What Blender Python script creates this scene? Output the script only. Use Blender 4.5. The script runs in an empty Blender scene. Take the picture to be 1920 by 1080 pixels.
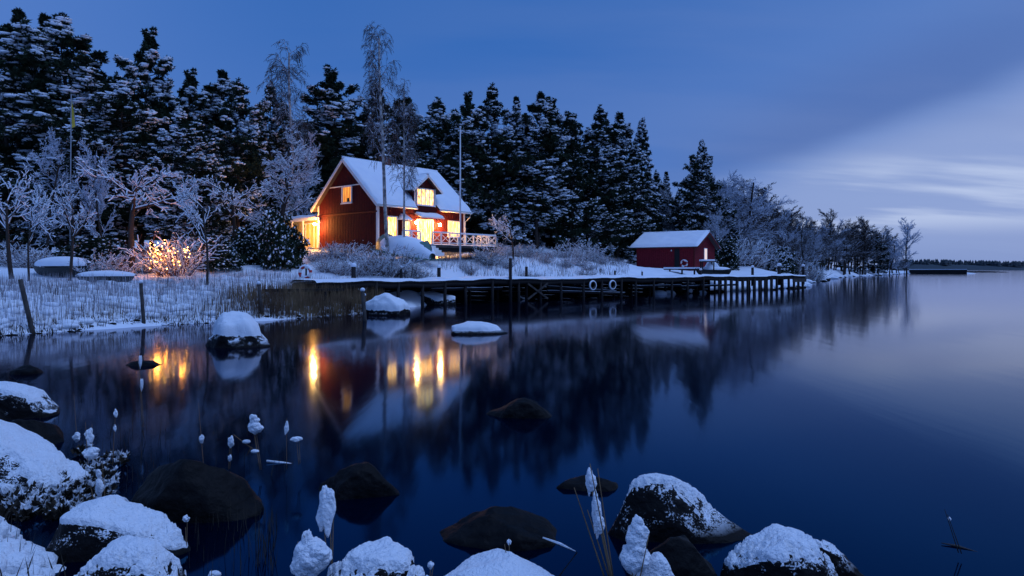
import bpy, bmesh, math, random
import numpy as np
from mathutils import Vector, Matrix
R = math.radians
rng = np.random.default_rng(7)
random.seed(7)
CH = 2.2            # camera height above the lake
FPX = 1280.0        # focal length in photo pixels
HOR = 504.0         # horizon row in the photo
sc = bpy.context.scene
col = sc.collection
def at(px, py, Y):  # photo pixel + distance -> point
    return Vector(((px-960)/FPX*Y, Y, CH-(py-HOR)/FPX*Y))
def atx(px, Y): return (px-960)/FPX*Y

# ------------------------------------------------------------------ camera, sky, light
cam = bpy.data.cameras.new('camera'); cam_o = bpy.data.objects.new('camera', cam); col.objects.link(cam_o)
cam.lens = 24; cam.sensor_width = 36; cam.shift_y = -(540-HOR)/1920
cam.clip_start = .05; cam.clip_end = 12000
cam_o.location = (0, 0, CH); cam_o.rotation_euler = (R(90), 0, 0)
sc.camera = cam_o
sc.render.engine = 'CYCLES'
sc.view_settings.view_transform = 'Standard'; sc.view_settings.look = 'None'
sc.view_settings.exposure = 0; sc.view_settings.gamma = 1
sc.cycles.use_denoising = True
sc.cycles.max_bounces = 6; sc.cycles.diffuse_bounces = 3; sc.cycles.glossy_bounces = 3
sc.cycles.sample_clamp_indirect = 4

w = bpy.data.worlds.new('World'); sc.world = w; w.use_nodes = True
nt = w.node_tree; nt.nodes.clear()
def N(t, **k):
    n = nt.nodes.new(t)
    for a, b in k.items(): setattr(n, a, b)
    return n
def L(a, b): nt.links.new(a, b)
def M_(op, a, b=None, clamp=False):
    n = N('ShaderNodeMath', operation=op); n.use_clamp = clamp
    for i, v in enumerate((a, b)):
        if v is None: continue
        if isinstance(v, (int, float)): n.inputs[i].default_value = v
        else: L(v, n.inputs[i])
    return n.outputs[0]
def mixc(f, a, b, bt='MIX'):
    n = N('ShaderNodeMix', data_type='RGBA', blend_type=bt)
    for s, v in ((n.inputs['Factor'], f), (n.inputs[6], a), (n.inputs[7], b)):
        if isinstance(v, (int, float)): s.default_value = v
        elif isinstance(v, tuple): s.default_value = (*v, 1)
        else: L(v, s)
    return n.outputs[2]
def sstep(v, a, b):
    n = N('ShaderNodeMapRange', interpolation_type='SMOOTHSTEP'); L(v, n.inputs[0])
    n.inputs[1].default_value = a; n.inputs[2].default_value = b
    return n.outputs[0]
tc = N('ShaderNodeTexCoord'); sep = N('ShaderNodeSeparateXYZ'); L(tc.outputs['Generated'], sep.inputs[0])
dx, dy, dz = sep.outputs
el = M_('MAXIMUM', dz, 0.0)
# cloud sheet: direction projected on a flat layer overhead, streaked along the wind
inv = M_('DIVIDE', 1.0, M_('ADD', el, .16))
cx = M_('MULTIPLY', dx, inv); cy = M_('MULTIPLY', dy, inv)
cmb = N('ShaderNodeCombineXYZ'); L(M_('ADD', M_('MULTIPLY', cx, .62), M_('MULTIPLY', cy, -.10)), cmb.inputs[0])
L(M_('ADD', M_('MULTIPLY', cy, 1.0), M_('MULTIPLY', cx, .35)), cmb.inputs[1])
nz = N('ShaderNodeTexNoise'); L(cmb.outputs[0], nz.inputs['Vector'])
nz.inputs['Scale'].default_value = .62; nz.inputs['Detail'].default_value = 4; nz.inputs['Roughness'].default_value = .45; nz.inputs['Distortion'].default_value = .3
cmb2 = N('ShaderNodeCombineXYZ'); L(M_('MULTIPLY', cx, .55), cmb2.inputs[0]); L(M_('MULTIPLY', cy, 2.0), cmb2.inputs[1]); cmb2.inputs[2].default_value = 3.3
nz2 = N('ShaderNodeTexNoise'); L(cmb2.outputs[0], nz2.inputs['Vector']); nz2.inputs['Scale'].default_value = .9; nz2.inputs['Detail'].default_value = 5; nz2.inputs['Roughness'].default_value = .5
azm = M_('ARCTAN2', dx, dy)
ela = M_('ARCSINE', M_('MINIMUM', el, 1.0))
aaz = M_('ABSOLUTE', azm)
front = M_('SUBTRACT', 1.0, sstep(aaz, 1.3, 2.3))
n1 = M_('SUBTRACT', nz.outputs[0], .5); n2 = M_('SUBTRACT', nz2.outputs[0], .5)
side = M_('MULTIPLY', sstep(azm, .02, .80), front)
blue = mixc(sstep(ela, .0, .42), (.085, .200, .56), (.030, .135, .46))
blue = mixc(sstep(M_('MULTIPLY', azm, -1.0), .25, .75), blue, (.085, .20, .56))
blue = mixc(sstep(ela, .42, 1.1), blue, (.075, .17, .46))
pale = mixc(sstep(ela, .0, .42), (.220, .330, .64), (.115, .225, .56))
sky = mixc(M_('MULTIPLY', side, M_('ADD', .72, M_('MULTIPLY', n1, .9))), blue, pale)
# long soft edge of a lit cloud sheet rising to the right, dark cloud belly above it
ln = M_('ADD', M_('SUBTRACT', ela, M_('ADD', .118, M_('MULTIPLY', M_('SUBTRACT', azm, .33), .28))), M_('ADD', M_('MULTIPLY', n1, .13), M_('MULTIPLY', n2, .05)))
inaz = M_('MULTIPLY', sstep(azm, .12, .42), front)
belly = M_('MULTIPLY', M_('MULTIPLY', sstep(ln, -.012, .03), M_('SUBTRACT', 1.0, sstep(ln, .04, .16))), M_('MULTIPLY', inaz, M_('SUBTRACT', 1.0, sstep(azm, .55, .95))))
sky = mixc(M_('MULTIPLY', belly, .55), sky, (.065, .135, .39))
lit = M_('MULTIPLY', M_('SUBTRACT', 1.0, sstep(ln, -.05, .035)), inaz)
sky = mixc(M_('MULTIPLY', lit, .62), sky, (.325, .420, .70))
sky = mixc(M_('MULTIPLY', M_('MULTIPLY', sstep(n2, -.12, .12), sstep(azm, -.6, .3)), .17), sky, (.19, .27, .54))
stk = M_('MULTIPLY', M_('MULTIPLY', sstep(nz2.outputs[0], .44, .60), lit), M_('MULTIPLY', sstep(ela, .035, .07), M_('SUBTRACT', 1.0, sstep(ela, .11, .17))))
sky = mixc(M_('MULTIPLY', stk, .8), sky, (.50, .60, .84))
sky = mixc(M_('MULTIPLY', M_('MULTIPLY', M_('SUBTRACT', 1.0, sstep(ela, .0, .06)), inaz), .45), sky, (.17, .27, .55))
ns = N('ShaderNodeTexSky', sky_type='NISHITA'); ns.sun_disc = False; ns.sun_elevation = R(2); ns.sun_rotation = R(62)
bg1 = N('ShaderNodeBackground'); L(sky, bg1.inputs[0]); bg1.inputs[1].default_value = 1.0
bg2 = N('ShaderNodeBackground'); L(ns.outputs[0], bg2.inputs[0]); bg2.inputs[1].default_value = .003
ad = N('ShaderNodeAddShader'); L(bg1.outputs[0], ad.inputs[0]); L(bg2.outputs[0], ad.inputs[1])
wo = N('ShaderNodeOutputWorld'); L(ad.outputs[0], wo.inputs[0])

sun = bpy.data.lights.new('sky_glow_sun', 'SUN'); sun.energy = 1.35; sun.angle = R(40); sun.color = (.38, .56, 1.0)
so = bpy.data.objects.new('sky_glow_sun', sun); col.objects.link(so)
so.rotation_euler = Vector((-.5, .25, -1)).to_track_quat('-Z', 'Y').to_euler()

# ------------------------------------------------------------------ materials
def mat(name, base, rough=.7, bump=0, bscale=8, var=None, vscale=3, spec=.5, ior=None, metal=0, dist=.02, obj=True):
    m = bpy.data.materials.new(name); m.use_nodes = True; t = m.node_tree; p = t.nodes['Principled BSDF']
    p.inputs['Base Color'].default_value = (*base, 1); p.inputs['Roughness'].default_value = rough
    p.inputs['Metallic'].default_value = metal; p.inputs['Specular IOR Level'].default_value = spec
    if ior: p.inputs['IOR'].default_value = ior
    c = t.nodes.new('ShaderNodeTexCoord'); src = c.outputs['Object' if obj else 'Generated']
    if var:
        n = t.nodes.new('ShaderNodeTexNoise'); n.inputs['Scale'].default_value = vscale; n.inputs['Detail'].default_value = 5
        t.links.new(src, n.inputs['Vector'])
        r = t.nodes.new('ShaderNodeMapRange'); r.inputs[1].default_value = .35; r.inputs[2].default_value = .65; t.links.new(n.outputs[0], r.inputs[0])
        x = t.nodes.new('ShaderNodeMix'); x.data_type = 'RGBA'; x.inputs[6].default_value = (*base, 1); x.inputs[7].default_value = (*var, 1)
        t.links.new(r.outputs[0], x.inputs['Factor']); t.links.new(x.outputs[2], p.inputs['Base Color'])
    if bump:
        n = t.nodes.new('ShaderNodeTexNoise'); n.inputs['Scale'].default_value = bscale; n.inputs['Detail'].default_value = 6
        t.links.new(src, n.inputs['Vector'])
        b = t.nodes.new('ShaderNodeBump'); b.inputs['Strength'].default_value = bump; b.inputs['Distance'].default_value = dist
        t.links.new(n.outputs[0], b.inputs['Height']); t.links.new(b.outputs[0], p.inputs['Normal'])
    return m
def emis(name, c, s, c2=None, scale=6):
    m = bpy.data.materials.new(name); m.use_nodes = True; t = m.node_tree; p = t.nodes['Principled BSDF']
    p.inputs['Base Color'].default_value = (.3, .25, .15, 1); p.inputs['Emission Color'].default_value = (*c, 1); p.inputs['Emission Strength'].default_value = s
    if c2:
        co = t.nodes.new('ShaderNodeTexCoord'); mp = t.nodes.new('ShaderNodeMapping'); mp.inputs['Scale'].default_value = (1, 1, .35)
        n = t.nodes.new('ShaderNodeTexNoise'); n.inputs['Scale'].default_value = scale; n.inputs['Detail'].default_value = 3
        t.links.new(co.outputs['Object'], mp.inputs[0]); t.links.new(mp.outputs[0], n.inputs['Vector'])
        r = t.nodes.new('ShaderNodeMapRange'); r.inputs[1].default_value = .4; r.inputs[2].default_value = .6; t.links.new(n.outputs[0], r.inputs[0])
        x = t.nodes.new('ShaderNodeMix'); x.data_type = 'RGBA'; x.inputs[6].default_value = (*c, 1); x.inputs[7].default_value = (*c2, 1)
        t.links.new(r.outputs[0], x.inputs['Factor']); t.links.new(x.outputs[2], p.inputs['Emission Color'])
    return m
SNOW = mat('snow', (.84, .87, .92), .75, .35, 14, var=(.78, .82, .90), vscale=1.2, spec=.3, dist=.03)
SNOWF = mat('fresh_grainy_snow', (.86, .89, .94), .7, 1.0, 42, spec=.3, dist=.028)
FROST = mat('frost', (.66, .71, .82), .8, spec=.2)
NEEDLE = mat('pine_needles', (.012, .022, .014), .8, var=(.03, .045, .022), vscale=1.5, spec=.15)
BARK = mat('dark_bark', (.045, .034, .028), .9, .6, 12, spec=.2)
BIRCH = mat('birch_bark', (.58, .55, .52), .8, .3, 6, var=(.10, .09, .09), vscale=2.5, spec=.2)
TWIG = mat('bare_twigs', (.055, .042, .038), .9, spec=.2)
TWIGR = mat('reddish_twigs', (.10, .045, .035), .9, spec=.2)
ROCK = mat('wet_dark_rock', (.008, .0075, .008), .6, 1.0, 7, var=(.003, .003, .0035), vscale=4, spec=.12, dist=.05)
ROCKD = ROCK.copy(); ROCKD.name = 'snow_dusted_rock'
def _dust(m):
    t = m.node_tree; p = t.nodes['Principled BSDF']; src = p.inputs['Base Color'].links[0].from_socket
    g = t.nodes.new('ShaderNodeNewGeometry'); sp_ = t.nodes.new('ShaderNodeSeparateXYZ'); t.links.new(g.outputs['True Normal'], sp_.inputs[0])
    c = t.nodes.new('ShaderNodeTexCoord'); ns_ = []
    for sc3, dt in ((70, 3), (9, 3)):
        n = t.nodes.new('ShaderNodeTexNoise'); n.inputs['Scale'].default_value = sc3; n.inputs['Detail'].default_value = dt; t.links.new(c.outputs['Object'], n.inputs['Vector']); ns_.append(n)
    a = t.nodes.new('ShaderNodeMath'); a.operation = 'MULTIPLY_ADD'; a.inputs[1].default_value = 1.5; t.links.new(ns_[0].outputs[0], a.inputs[0]); t.links.new(sp_.outputs[2], a.inputs[2])
    b = t.nodes.new('ShaderNodeMath'); b.operation = 'MULTIPLY_ADD'; b.inputs[1].default_value = 1.6; t.links.new(ns_[1].outputs[0], b.inputs[0]); t.links.new(a.outputs[0], b.inputs[2])
    pz = t.nodes.new('ShaderNodeSeparateXYZ'); t.links.new(c.outputs['Object'], pz.inputs[0]); wl = t.nodes.new('ShaderNodeMapRange'); wl.inputs[1].default_value = .04; wl.inputs[2].default_value = .16; t.links.new(pz.outputs[2], wl.inputs[0])
    r = t.nodes.new('ShaderNodeMapRange'); r.inputs[1].default_value = 2.08; r.inputs[2].default_value = 2.36; t.links.new(b.outputs[0], r.inputs[0])
    mu = t.nodes.new('ShaderNodeMath'); mu.operation = 'MULTIPLY'; t.links.new(r.outputs[0], mu.inputs[0]); t.links.new(wl.outputs[0], mu.inputs[1])
    x = t.nodes.new('ShaderNodeMix'); x.data_type = 'RGBA'; x.inputs[7].default_value = (.82,.86,.92,1); t.links.new(src, x.inputs[6]); t.links.new(mu.outputs[0], x.inputs['Factor']); t.links.new(x.outputs[2], p.inputs['Base Color'])
_dust(ROCKD)
FALU = mat('falu_red_boards', (.095, .007, .008), .8, .3, 20, var=(.065, .006, .007), vscale=5, spec=.25)
FALUB = mat('boathouse_red_boards', (.22, .013, .024), .8, .3, 20, var=(.14, .010, .017), vscale=5, spec=.2)
FALUD = mat('falu_red_trim_boards', (.11, .011, .013), .8, .2, 20, spec=.2)  # darker red for the boathouse trim boards
WHITE = mat('white_paint', (.78, .77, .75), .6, spec=.3)
OCHRE = mat('ochre_boards', (.55, .38, .12), .7, .2, 15, spec=.3)
ROOFM = mat('dark_roof', (.05, .035, .035), .7)
BRICKM = mat('dark_brick', (.13, .05, .04), .9, .5, 12)
WOOD = mat('weathered_wood', (.085, .075, .07), .85, .5, 9, var=(.04, .036, .035), vscale=3, spec=.2)
WOODD = mat('wet_dock_timber', (.014, .012, .013), .8, .4, 7, spec=.3)
SHADEM = mat('shade_black_timber', (.005, .005, .005), .9, spec=.05)  # near-black colour paints the shade under the dock
RUBBER = mat('black_rubber', (.02, .02, .022), .7)
METAL = mat('painted_pole', (.62, .63, .66), .4, spec=.5)
REDP = mat('lifebuoy_red', (.45, .02, .02), .5)
HULL = mat('dark_hull', (.012, .016, .016), .6)
HULLG = mat('green_hull', (.10, .20, .17), .5)
REED = mat('dry_reed', (.27, .18, .10), .9, var=(.10, .06, .04), vscale=.8, spec=.1)
PALEREED = mat('frosted_reed', (.45, .45, .50), .9, var=(.10, .08, .08), vscale=.9, spec=.1)
GRASSD = mat('dark_grass', (.045, .038, .03), .9, spec=.1)
DOORSHADE = mat('painted_doorway_shade', (.01, .01, .012), .9)  # near-black colour paints the shaded inside of the boathouse doorway
WIN = emis('lit_window', (1, .68, .27), 3.0, (.55, .18, .02), 9)
WINW = emis('bright_window', (1, .62, .20), 5.0, (.8, .27, .03), 5)
WINA = emis('amber_window', (1, .38, .03), 1.3, (.8, .22, .01), 5)
WINP = emis('pale_pane', (1, .80, .78), .75)
BULB = emis('lamp_bulb', (1, .60, .18), 420)
LEDB = emis('fairy_bulb', (1, .45, .06), 70)
YEL = mat('yellow_cloth', (.55, .40, .04), .8); BLU = mat('blue_cloth', (.03, .10, .35), .8)

# ------------------------------------------------------------------ mesh helpers
def npmesh(name, V, F, m, smooth=False):
    V = np.asarray(V, np.float32); F = np.asarray(F, np.int32)
    me = bpy.data.meshes.new(name); k = F.shape[1]
    me.vertices.add(len(V)); me.vertices.foreach_set('co', V.ravel())
    me.loops.add(F.size); me.loops.foreach_set('vertex_index', F.ravel())
    me.polygons.add(len(F)); me.polygons.foreach_set('loop_start', np.arange(0, F.size, k, dtype=np.int32))
    me.polygons.foreach_set('loop_total', np.full(len(F), k, np.int32))
    if smooth: me.polygons.foreach_set('use_smooth', np.ones(len(F), bool))
    me.update(calc_edges=True); me.materials.append(m)
    return me
def link(name, me, parent=None, loc=None):
    o = bpy.data.objects.new(name, me); col.objects.link(o); o.parent = parent
    if loc is not None: o.location = loc
    return o
class MB:
    def __init__(s): s.v = []; s.f = []
    def add(s, v, f):
        b = len(s.v); s.v += [tuple(p) for p in v]; s.f += [tuple(i+b for i in q) for q in f]; return s
    def box(s, x0, x1, y0, y1, z0, z1):
        v = [(x0,y0,z0),(x1,y0,z0),(x1,y1,z0),(x0,y1,z0),(x0,y0,z1),(x1,y0,z1),(x1,y1,z1),(x0,y1,z1)]
        return s.add(v, [(0,3,2,1),(4,5,6,7),(0,1,5,4),(1,2,6,5),(2,3,7,6),(3,0,4,7)])
    def bar(s, a, b, w, h=None, up=(0,0,1)):
        a = Vector(a); b = Vector(b); h = h or w; d = (b-a).normalized(); u = Vector(up)
        if abs(d.dot(u)) > .98: u = Vector((1,0,0))
        sx = d.cross(u).normalized()*w/2; sy = sx.cross(d).normalized()*h/2
        v = [a-sx-sy,a+sx-sy,a+sx+sy,a-sx+sy,b-sx-sy,b+sx-sy,b+sx+sy,b-sx+sy]
        return s.add(v, [(0,3,2,1),(4,5,6,7),(0,1,5,4),(1,2,6,5),(2,3,7,6),(3,0,4,7)])
    def tube(s, pts, rad, n=8, cap=True):
        pts = [Vector(p) for p in pts]
        if not hasattr(rad, '__len__'): rad = [rad]*len(pts)
        b = len(s.v)
        for i, p in enumerate(pts):
            d = (pts[min(i+1,len(pts)-1)]-pts[max(i-1,0)]).normalized()
            u = Vector((0,0,1)) if abs(d.z) < .9 else Vector((1,0,0))
            e1 = d.cross(u).normalized(); e2 = d.cross(e1).normalized()
            for k in range(n):
                a = 2*math.pi*k/n; s.v.append(tuple(p+(e1*math.cos(a)+e2*math.sin(a))*rad[i]))
        for i in range(len(pts)-1):
            for k in range(n):
                s.f.append((b+i*n+k, b+i*n+(k+1)%n, b+(i+1)*n+(k+1)%n, b+(i+1)*n+k))
        if cap:
            s.f.append(tuple(b+k for k in range(n))[::-1]); s.f.append(tuple(b+(len(pts)-1)*n+k for k in range(n)))
        return s
    def torus(s, c, Rr, r, nx=20, nr=8, axis='y', a0=0, a1=2*math.pi, sy=1):
        b = len(s.v); full = abs(a1-a0-2*math.pi) < 1e-6; n = nx if full else nx+1
        for i in range(n):
            a = a0+(a1-a0)*i/nx
            for j in range(nr):
                t = 2*math.pi*j/nr; q = Rr+r*math.cos(t)
                s.v.append((c[0]+q*math.cos(a), c[1]+r*math.sin(t)*sy, c[2]+q*math.sin(a)))
        for i in range(nx):
            i2 = (i+1)%n if full else i+1
            for j in range(nr): s.f.append((b+i*nr+j, b+i*nr+(j+1)%nr, b+i2*nr+(j+1)%nr, b+i2*nr+j))
        return s
    def build(s, name, m, parent=None, smooth=False, bevel=0):
        me = bpy.data.meshes.new(name); me.from_pydata(s.v, [], s.f); me.update()
        if smooth: me.polygons.foreach_set('use_smooth', [True]*len(me.polygons))
        me.materials.append(m); o = link(name, me, parent)
        if bevel:
            b = o.modifiers.new('bevel', 'BEVEL'); b.width = bevel; b.segments = 2
        return o
def thing(name, label, cat, loc=(0,0,0), rz=0, group=None):
    o = bpy.data.objects.new(name, None); col.objects.link(o); o.location = loc; o.rotation_euler = (0,0,rz)
    o['label'] = label; o['category'] = cat
    if group: o['group'] = group
    return o
def tag(o, label=None, cat=None, group=None, kind=None):
    if label: o['label'] = label
    if cat: o['category'] = cat
    if group: o['group'] = group
    if kind: o['kind'] = kind
    return o
def copy_tree(o, parent=None):
    c = o.copy(); col.objects.link(c); c.parent = parent
    for ch in KIDS.get(o.name, []): copy_tree(ch, c)
    return c
KIDS = {}
def remember(o):
    KIDS[o.name] = [c for c in bpy.data.objects if c.parent == o]
    for c in KIDS[o.name]: remember(c)

# ------------------------------------------------------------------ noise
def _h(ix, iy, iz, s):
    h = (ix*374761393 + iy*668265263 + iz*2147483647 + s*1274126177) & 0xffffffff
    h = ((h ^ (h >> 13))*1274126177) & 0xffffffff
    return ((h ^ (h >> 16)) & 0xffff)/32767.5-1
def vnoise(P, s=0):
    P = np.asarray(P, float); I = np.floor(P).astype(np.int64); f = P-I; f = f*f*(3-2*f); out = 0
    for a in (0,1):
        for b in (0,1):
            for c in (0,1):
                wgt = (f[:,0] if a else 1-f[:,0])*(f[:,1] if b else 1-f[:,1])*(f[:,2] if c else 1-f[:,2])
                out = out + wgt*_h(I[:,0]+a, I[:,1]+b, I[:,2]+c, s)
    return out
def fbm(P, o=4, s=0):
    r = 0; a = 1; P = np.asarray(P, float)
    for i in range(o): r = r+a*vnoise(P*2**i+17.3*i, s+i); a *= .5
    return r/1.9
def ss(a, b, x):
    t = np.clip((x-a)/(b-a), 0, 1); return t*t*(3-2*t)

# ------------------------------------------------------------------ terrain
SHA = np.array([(-60,-60),(-60,8),(-34,12),(-22,18.5),(-16.7,22.3),(-14.5,26.1),(-10.5,29.3),(-8.2,32.5),(-6.5,37),(-4.6,44.5),(-0.5,48.6),(2.5,51.5),(12,59.5),(24,70),(34,82),(45,106),(60,134),
                (94,192),(130,240),(178,305),(215,380),(190,520),(100,800),(-700,800),(-700,-60)], float)
SHB = np.array([(-60,9),(-20,8.8),(-9,7.8),(-5.7,6.7),(-4.3,5.7),(-3.45,5.0),(-2.95,4.35),(-2.2,3.5),(.5,3.1),(3,2.9),(6,2.6),(12,1),(40,-20),(60,-60),(-60,-60)], float)
def sdist(P, poly):
    d = np.full(len(P), 1e9); ins = np.zeros(len(P), bool)
    for i in range(len(poly)):
        a = poly[i]; b = poly[(i+1)%len(poly)]; ab = b-a; ap = P-a
        t = np.clip((ap@ab)/(ab@ab), 0, 1); q = ap-t[:,None]*ab
        d = np.minimum(d, np.hypot(q[:,0], q[:,1]))
        c = (a[1] > P[:,1]) != (b[1] > P[:,1])
        if b[1] != a[1]: ins ^= c & (P[:,0] < (b[0]-a[0])*(P[:,1]-a[1])/(b[1]-a[1])+a[0])
    return np.where(ins, d, -d)
CP = np.array([(-24,32,1.7),(-18,30,1.45),(-13,33,1.4),(-14,37,1.8),(-9.5,37,1.35),(-15,43,2.5),(-10,47.5,3.5),(-10,55,3.95),(-4,59,3.95),(-5.5,51,3.5),(-15,58,3.9),(-21,60,3.9),
    (-2.5,51,2.3),(1,54,2.1),(3,62,3.6),(8,68,3.3),(12,72,2.5),(15,77,2.15),(21,78,2.1),(24,84,2.1),(40,108,1.8),(70,155,2),(110,220,2),(170,310,1.6),(-27,40,2.2),(-30,50,3.2),
    (-30,70,4.5),(0,80,5),(30,105,3.5),(-60,60,4),(-60,120,7),(0,140,8),(60,200,5),(0,300,10),(-200,300,12),(-60,20,1.5),(-40,30,1.8),(-2,54.5,3.6),(0.5,57,3.6),(-5.2,48.4,3.1),(-7.5,47,3.1),(-1.3,54.3,3.75),(-3.5,51.8,3.65),(-5.6,49.6,3.5)], float)
def height(x, y):
    x = np.atleast_1d(np.asarray(x, float)); y = np.atleast_1d(np.asarray(y, float)); P = np.stack([x, y], 1)
    num = 0; den = 0
    for cx_, cy_, cz_ in CP:
        wg = 1/(((x-cx_)**2+(y-cy_)**2)**1.6+3.0); num = num+wg*cz_; den = den+wg
    base = num/den
    dA = sdist(P, SHA)+.5*vnoise(np.stack([x*.5, y*.5, x*0], 1), 3)
    amp = np.clip(np.hypot(x, y)/60, .4, 3)
    n = .10*fbm(np.stack([x*.55, y*.55, x*0], 1), 3, 5)*amp+.05*vnoise(np.stack([x*2.2, y*2.2, x*0], 1), 9)
    zA = np.where(dA > 0, .10+(base-.10)*(1-np.exp(-dA/3.2))+n*np.clip(dA/1.0, 0, 1), np.maximum(dA*.5, -1.5)+.10*np.exp(dA*4))
    dB = sdist(P, SHB)
    n2 = .16*fbm(np.stack([x*1.3, y*1.3, x*0], 1), 3, 21)
    zB = np.where(dB > 0, .03+.34*(1-np.exp(-dB/.6))+n2*np.clip(dB/.5, 0, 1)+.05*np.minimum(dB, 6), np.maximum(dB*.7, -1.5))
    return np.maximum(zA, zB)
def H1(x, y): return float(height(x, y)[0])
xs = 9*np.sinh(np.linspace(-5.0, 5.0, 420)); ys = 34+12*np.sinh(np.linspace(-2.75, 4.85, 380))
GX, GY = np.meshgrid(xs, ys); gz = height(GX.ravel(), GY.ravel())
near = (np.abs(GX.ravel()+1) < 8.5) & (GY.ravel() < 9.3) & (GY.ravel() > .2)
gz = np.where(near, np.minimum(gz, gz-.12), gz)
V = np.stack([GX.ravel(), GY.ravel(), gz], 1)
nx_, ny_ = len(xs), len(ys); ii = np.arange((ny_-1)*(nx_-1)); r_, c_ = ii//(nx_-1), ii%(nx_-1); b_ = r_*nx_+c_
F = np.stack([b_, b_+1, b_+nx_+1, b_+nx_], 1)
o = link('ground', npmesh('ground', V, F, SNOW, True)); o['kind'] = 'structure'
# finely modelled snow of the near shore
def cushions(x, y):
    P = np.stack([x*2.6, y*2.6, x*0], 1)
    return .20*np.abs(vnoise(P, 31))+.10*np.abs(vnoise(P*2.3, 32))+.035*np.abs(vnoise(P*6, 34))+.012*vnoise(P*13, 33)
xs2 = np.linspace(-9.4, 7.4, 420); ys2 = np.linspace(.3, 9.2, 240); GX, GY = np.meshgrid(xs2, ys2); x_, y_ = GX.ravel(), GY.ravel()
z_ = height(x_, y_); dB = sdist(np.stack([x_, y_], 1), SHB); z_ = z_+cushions(x_, y_)*np.clip(dB/.4, 0, 1)
ii = np.arange(239*419); r_, c_ = ii//419, ii%419; b_ = r_*420+c_
o = link('shore_snow', npmesh('shore_snow', np.stack([x_, y_, z_], 1), np.stack([b_, b_+1, b_+421, b_+420], 1), SNOWF, True)); o['kind'] = 'structure'
def H2(x, y): return H1(x, y)+float(cushions(np.array([x]), np.array([y]))[0])*min(max(float(sdist(np.array([[x, y]]), SHB)[0])/.4, 0), 1)

# water: one sheet to the horizon
wm = bpy.data.materials.new('still_dusk_water'); wm.use_nodes = True; t = wm.node_tree; t.nodes.clear()
out = t.nodes.new('ShaderNodeOutputMaterial'); mx = t.nodes.new('ShaderNodeMixShader'); fr = t.nodes.new('ShaderNodeFresnel'); fr.inputs['IOR'].default_value = 1.29
gl = t.nodes.new('ShaderNodeBsdfGlossy'); gl.inputs['Roughness'].default_value = .075; gl.inputs['Color'].default_value = (.60, .80, 1.0, 1)
df_ = t.nodes.new('ShaderNodeBsdfDiffuse'); df_.inputs['Color'].default_value = (.0003, .0015, .008, 1)
c = t.nodes.new('ShaderNodeTexCoord'); mp = t.nodes.new('ShaderNodeMapping'); mp.inputs['Scale'].default_value = (2.6, .35, 1)
n = t.nodes.new('ShaderNodeTexNoise'); n.inputs['Scale'].default_value = .6; n.inputs['Detail'].default_value = 3
bp = t.nodes.new('ShaderNodeBump'); bp.inputs['Strength'].default_value = .10; bp.inputs['Distance'].default_value = .04
t.links.new(c.outputs['Object'], mp.inputs[0]); t.links.new(mp.outputs[0], n.inputs['Vector']); t.links.new(n.outputs[0], bp.inputs['Height']); t.links.new(bp.outputs[0], gl.inputs['Normal'])
rm = t.nodes.new('ShaderNodeMapRange'); rm.inputs[1].default_value = .10; rm.inputs[2].default_value = .48; t.links.new(fr.outputs[0], rm.inputs[0])
cm = t.nodes.new('ShaderNodeMix'); cm.data_type = 'RGBA'; cm.inputs[6].default_value = (.12, .56, 1.0, 1); cm.inputs[7].default_value = (.92, .92, 1.0, 1); t.links.new(rm.outputs[0], cm.inputs['Factor']); t.links.new(cm.outputs[2], gl.inputs['Color'])
t.links.new(fr.outputs[0], mx.inputs[0]); t.links.new(df_.outputs[0], mx.inputs[1]); t.links.new(gl.outputs[0], mx.inputs[2]); t.links.new(mx.outputs[0], out.inputs[0])
o = MB().add([(-6000,-6000,0),(6000,-6000,0),(6000,6000,0),(-6000,6000,0)], [(0,1,2,3)]).build('water', wm); o['kind'] = 'structure'

# ------------------------------------------------------------------ scatter of small shapes
def rotmats(n, tilt=1.0):
    a = rng.uniform(0, 2*np.pi, n); b = rng.normal(0, .5*tilt, n); c = rng.normal(0, .5*tilt, n)
    ca, sa, cb, sb, cc, scn = np.cos(a), np.sin(a), np.cos(b), np.sin(b), np.cos(c), np.sin(c); z = np.zeros(n); o1 = np.ones(n)
    Rz = np.stack([ca,-sa,z, sa,ca,z, z,z,o1], 1).reshape(n,3,3); Rx = np.stack([o1,z,z, z,cb,-sb, z,sb,cb], 1).reshape(n,3,3); Ry = np.stack([cc,z,scn, z,o1,z, -scn,z,cc], 1).reshape(n,3,3)
    return Rx@Ry@Rz
def scat(bv, bf, pos, scale, Rm):
    pos = np.asarray(pos); n = len(pos); scale = np.asarray(scale)
    if scale.ndim == 1: scale = np.stack([scale]*3, 1)
    v = np.einsum('nij,kj->nki', Rm, bv)*scale[:,None,:]+pos[:,None,:]
    f = bf[None]+(np.arange(n)*len(bv))[:,None,None]
    return v.reshape(-1, 3), f.reshape(-1, bf.shape[1])
def icos(sub):
    bm = bmesh.new(); bmesh.ops.create_icosphere(bm, subdivisions=sub, radius=1)
    v = np.array([x.co[:] for x in bm.verts]); f = np.array([[x.index for x in q.verts] for q in bm.faces]); bm.free(); return v, f
IV, IF = icos(1)
IV2, IF2 = icos(2)
lump = IV*np.array([1,1,.55])*(1+.18*rng.normal(size=(len(IV),1)))
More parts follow.
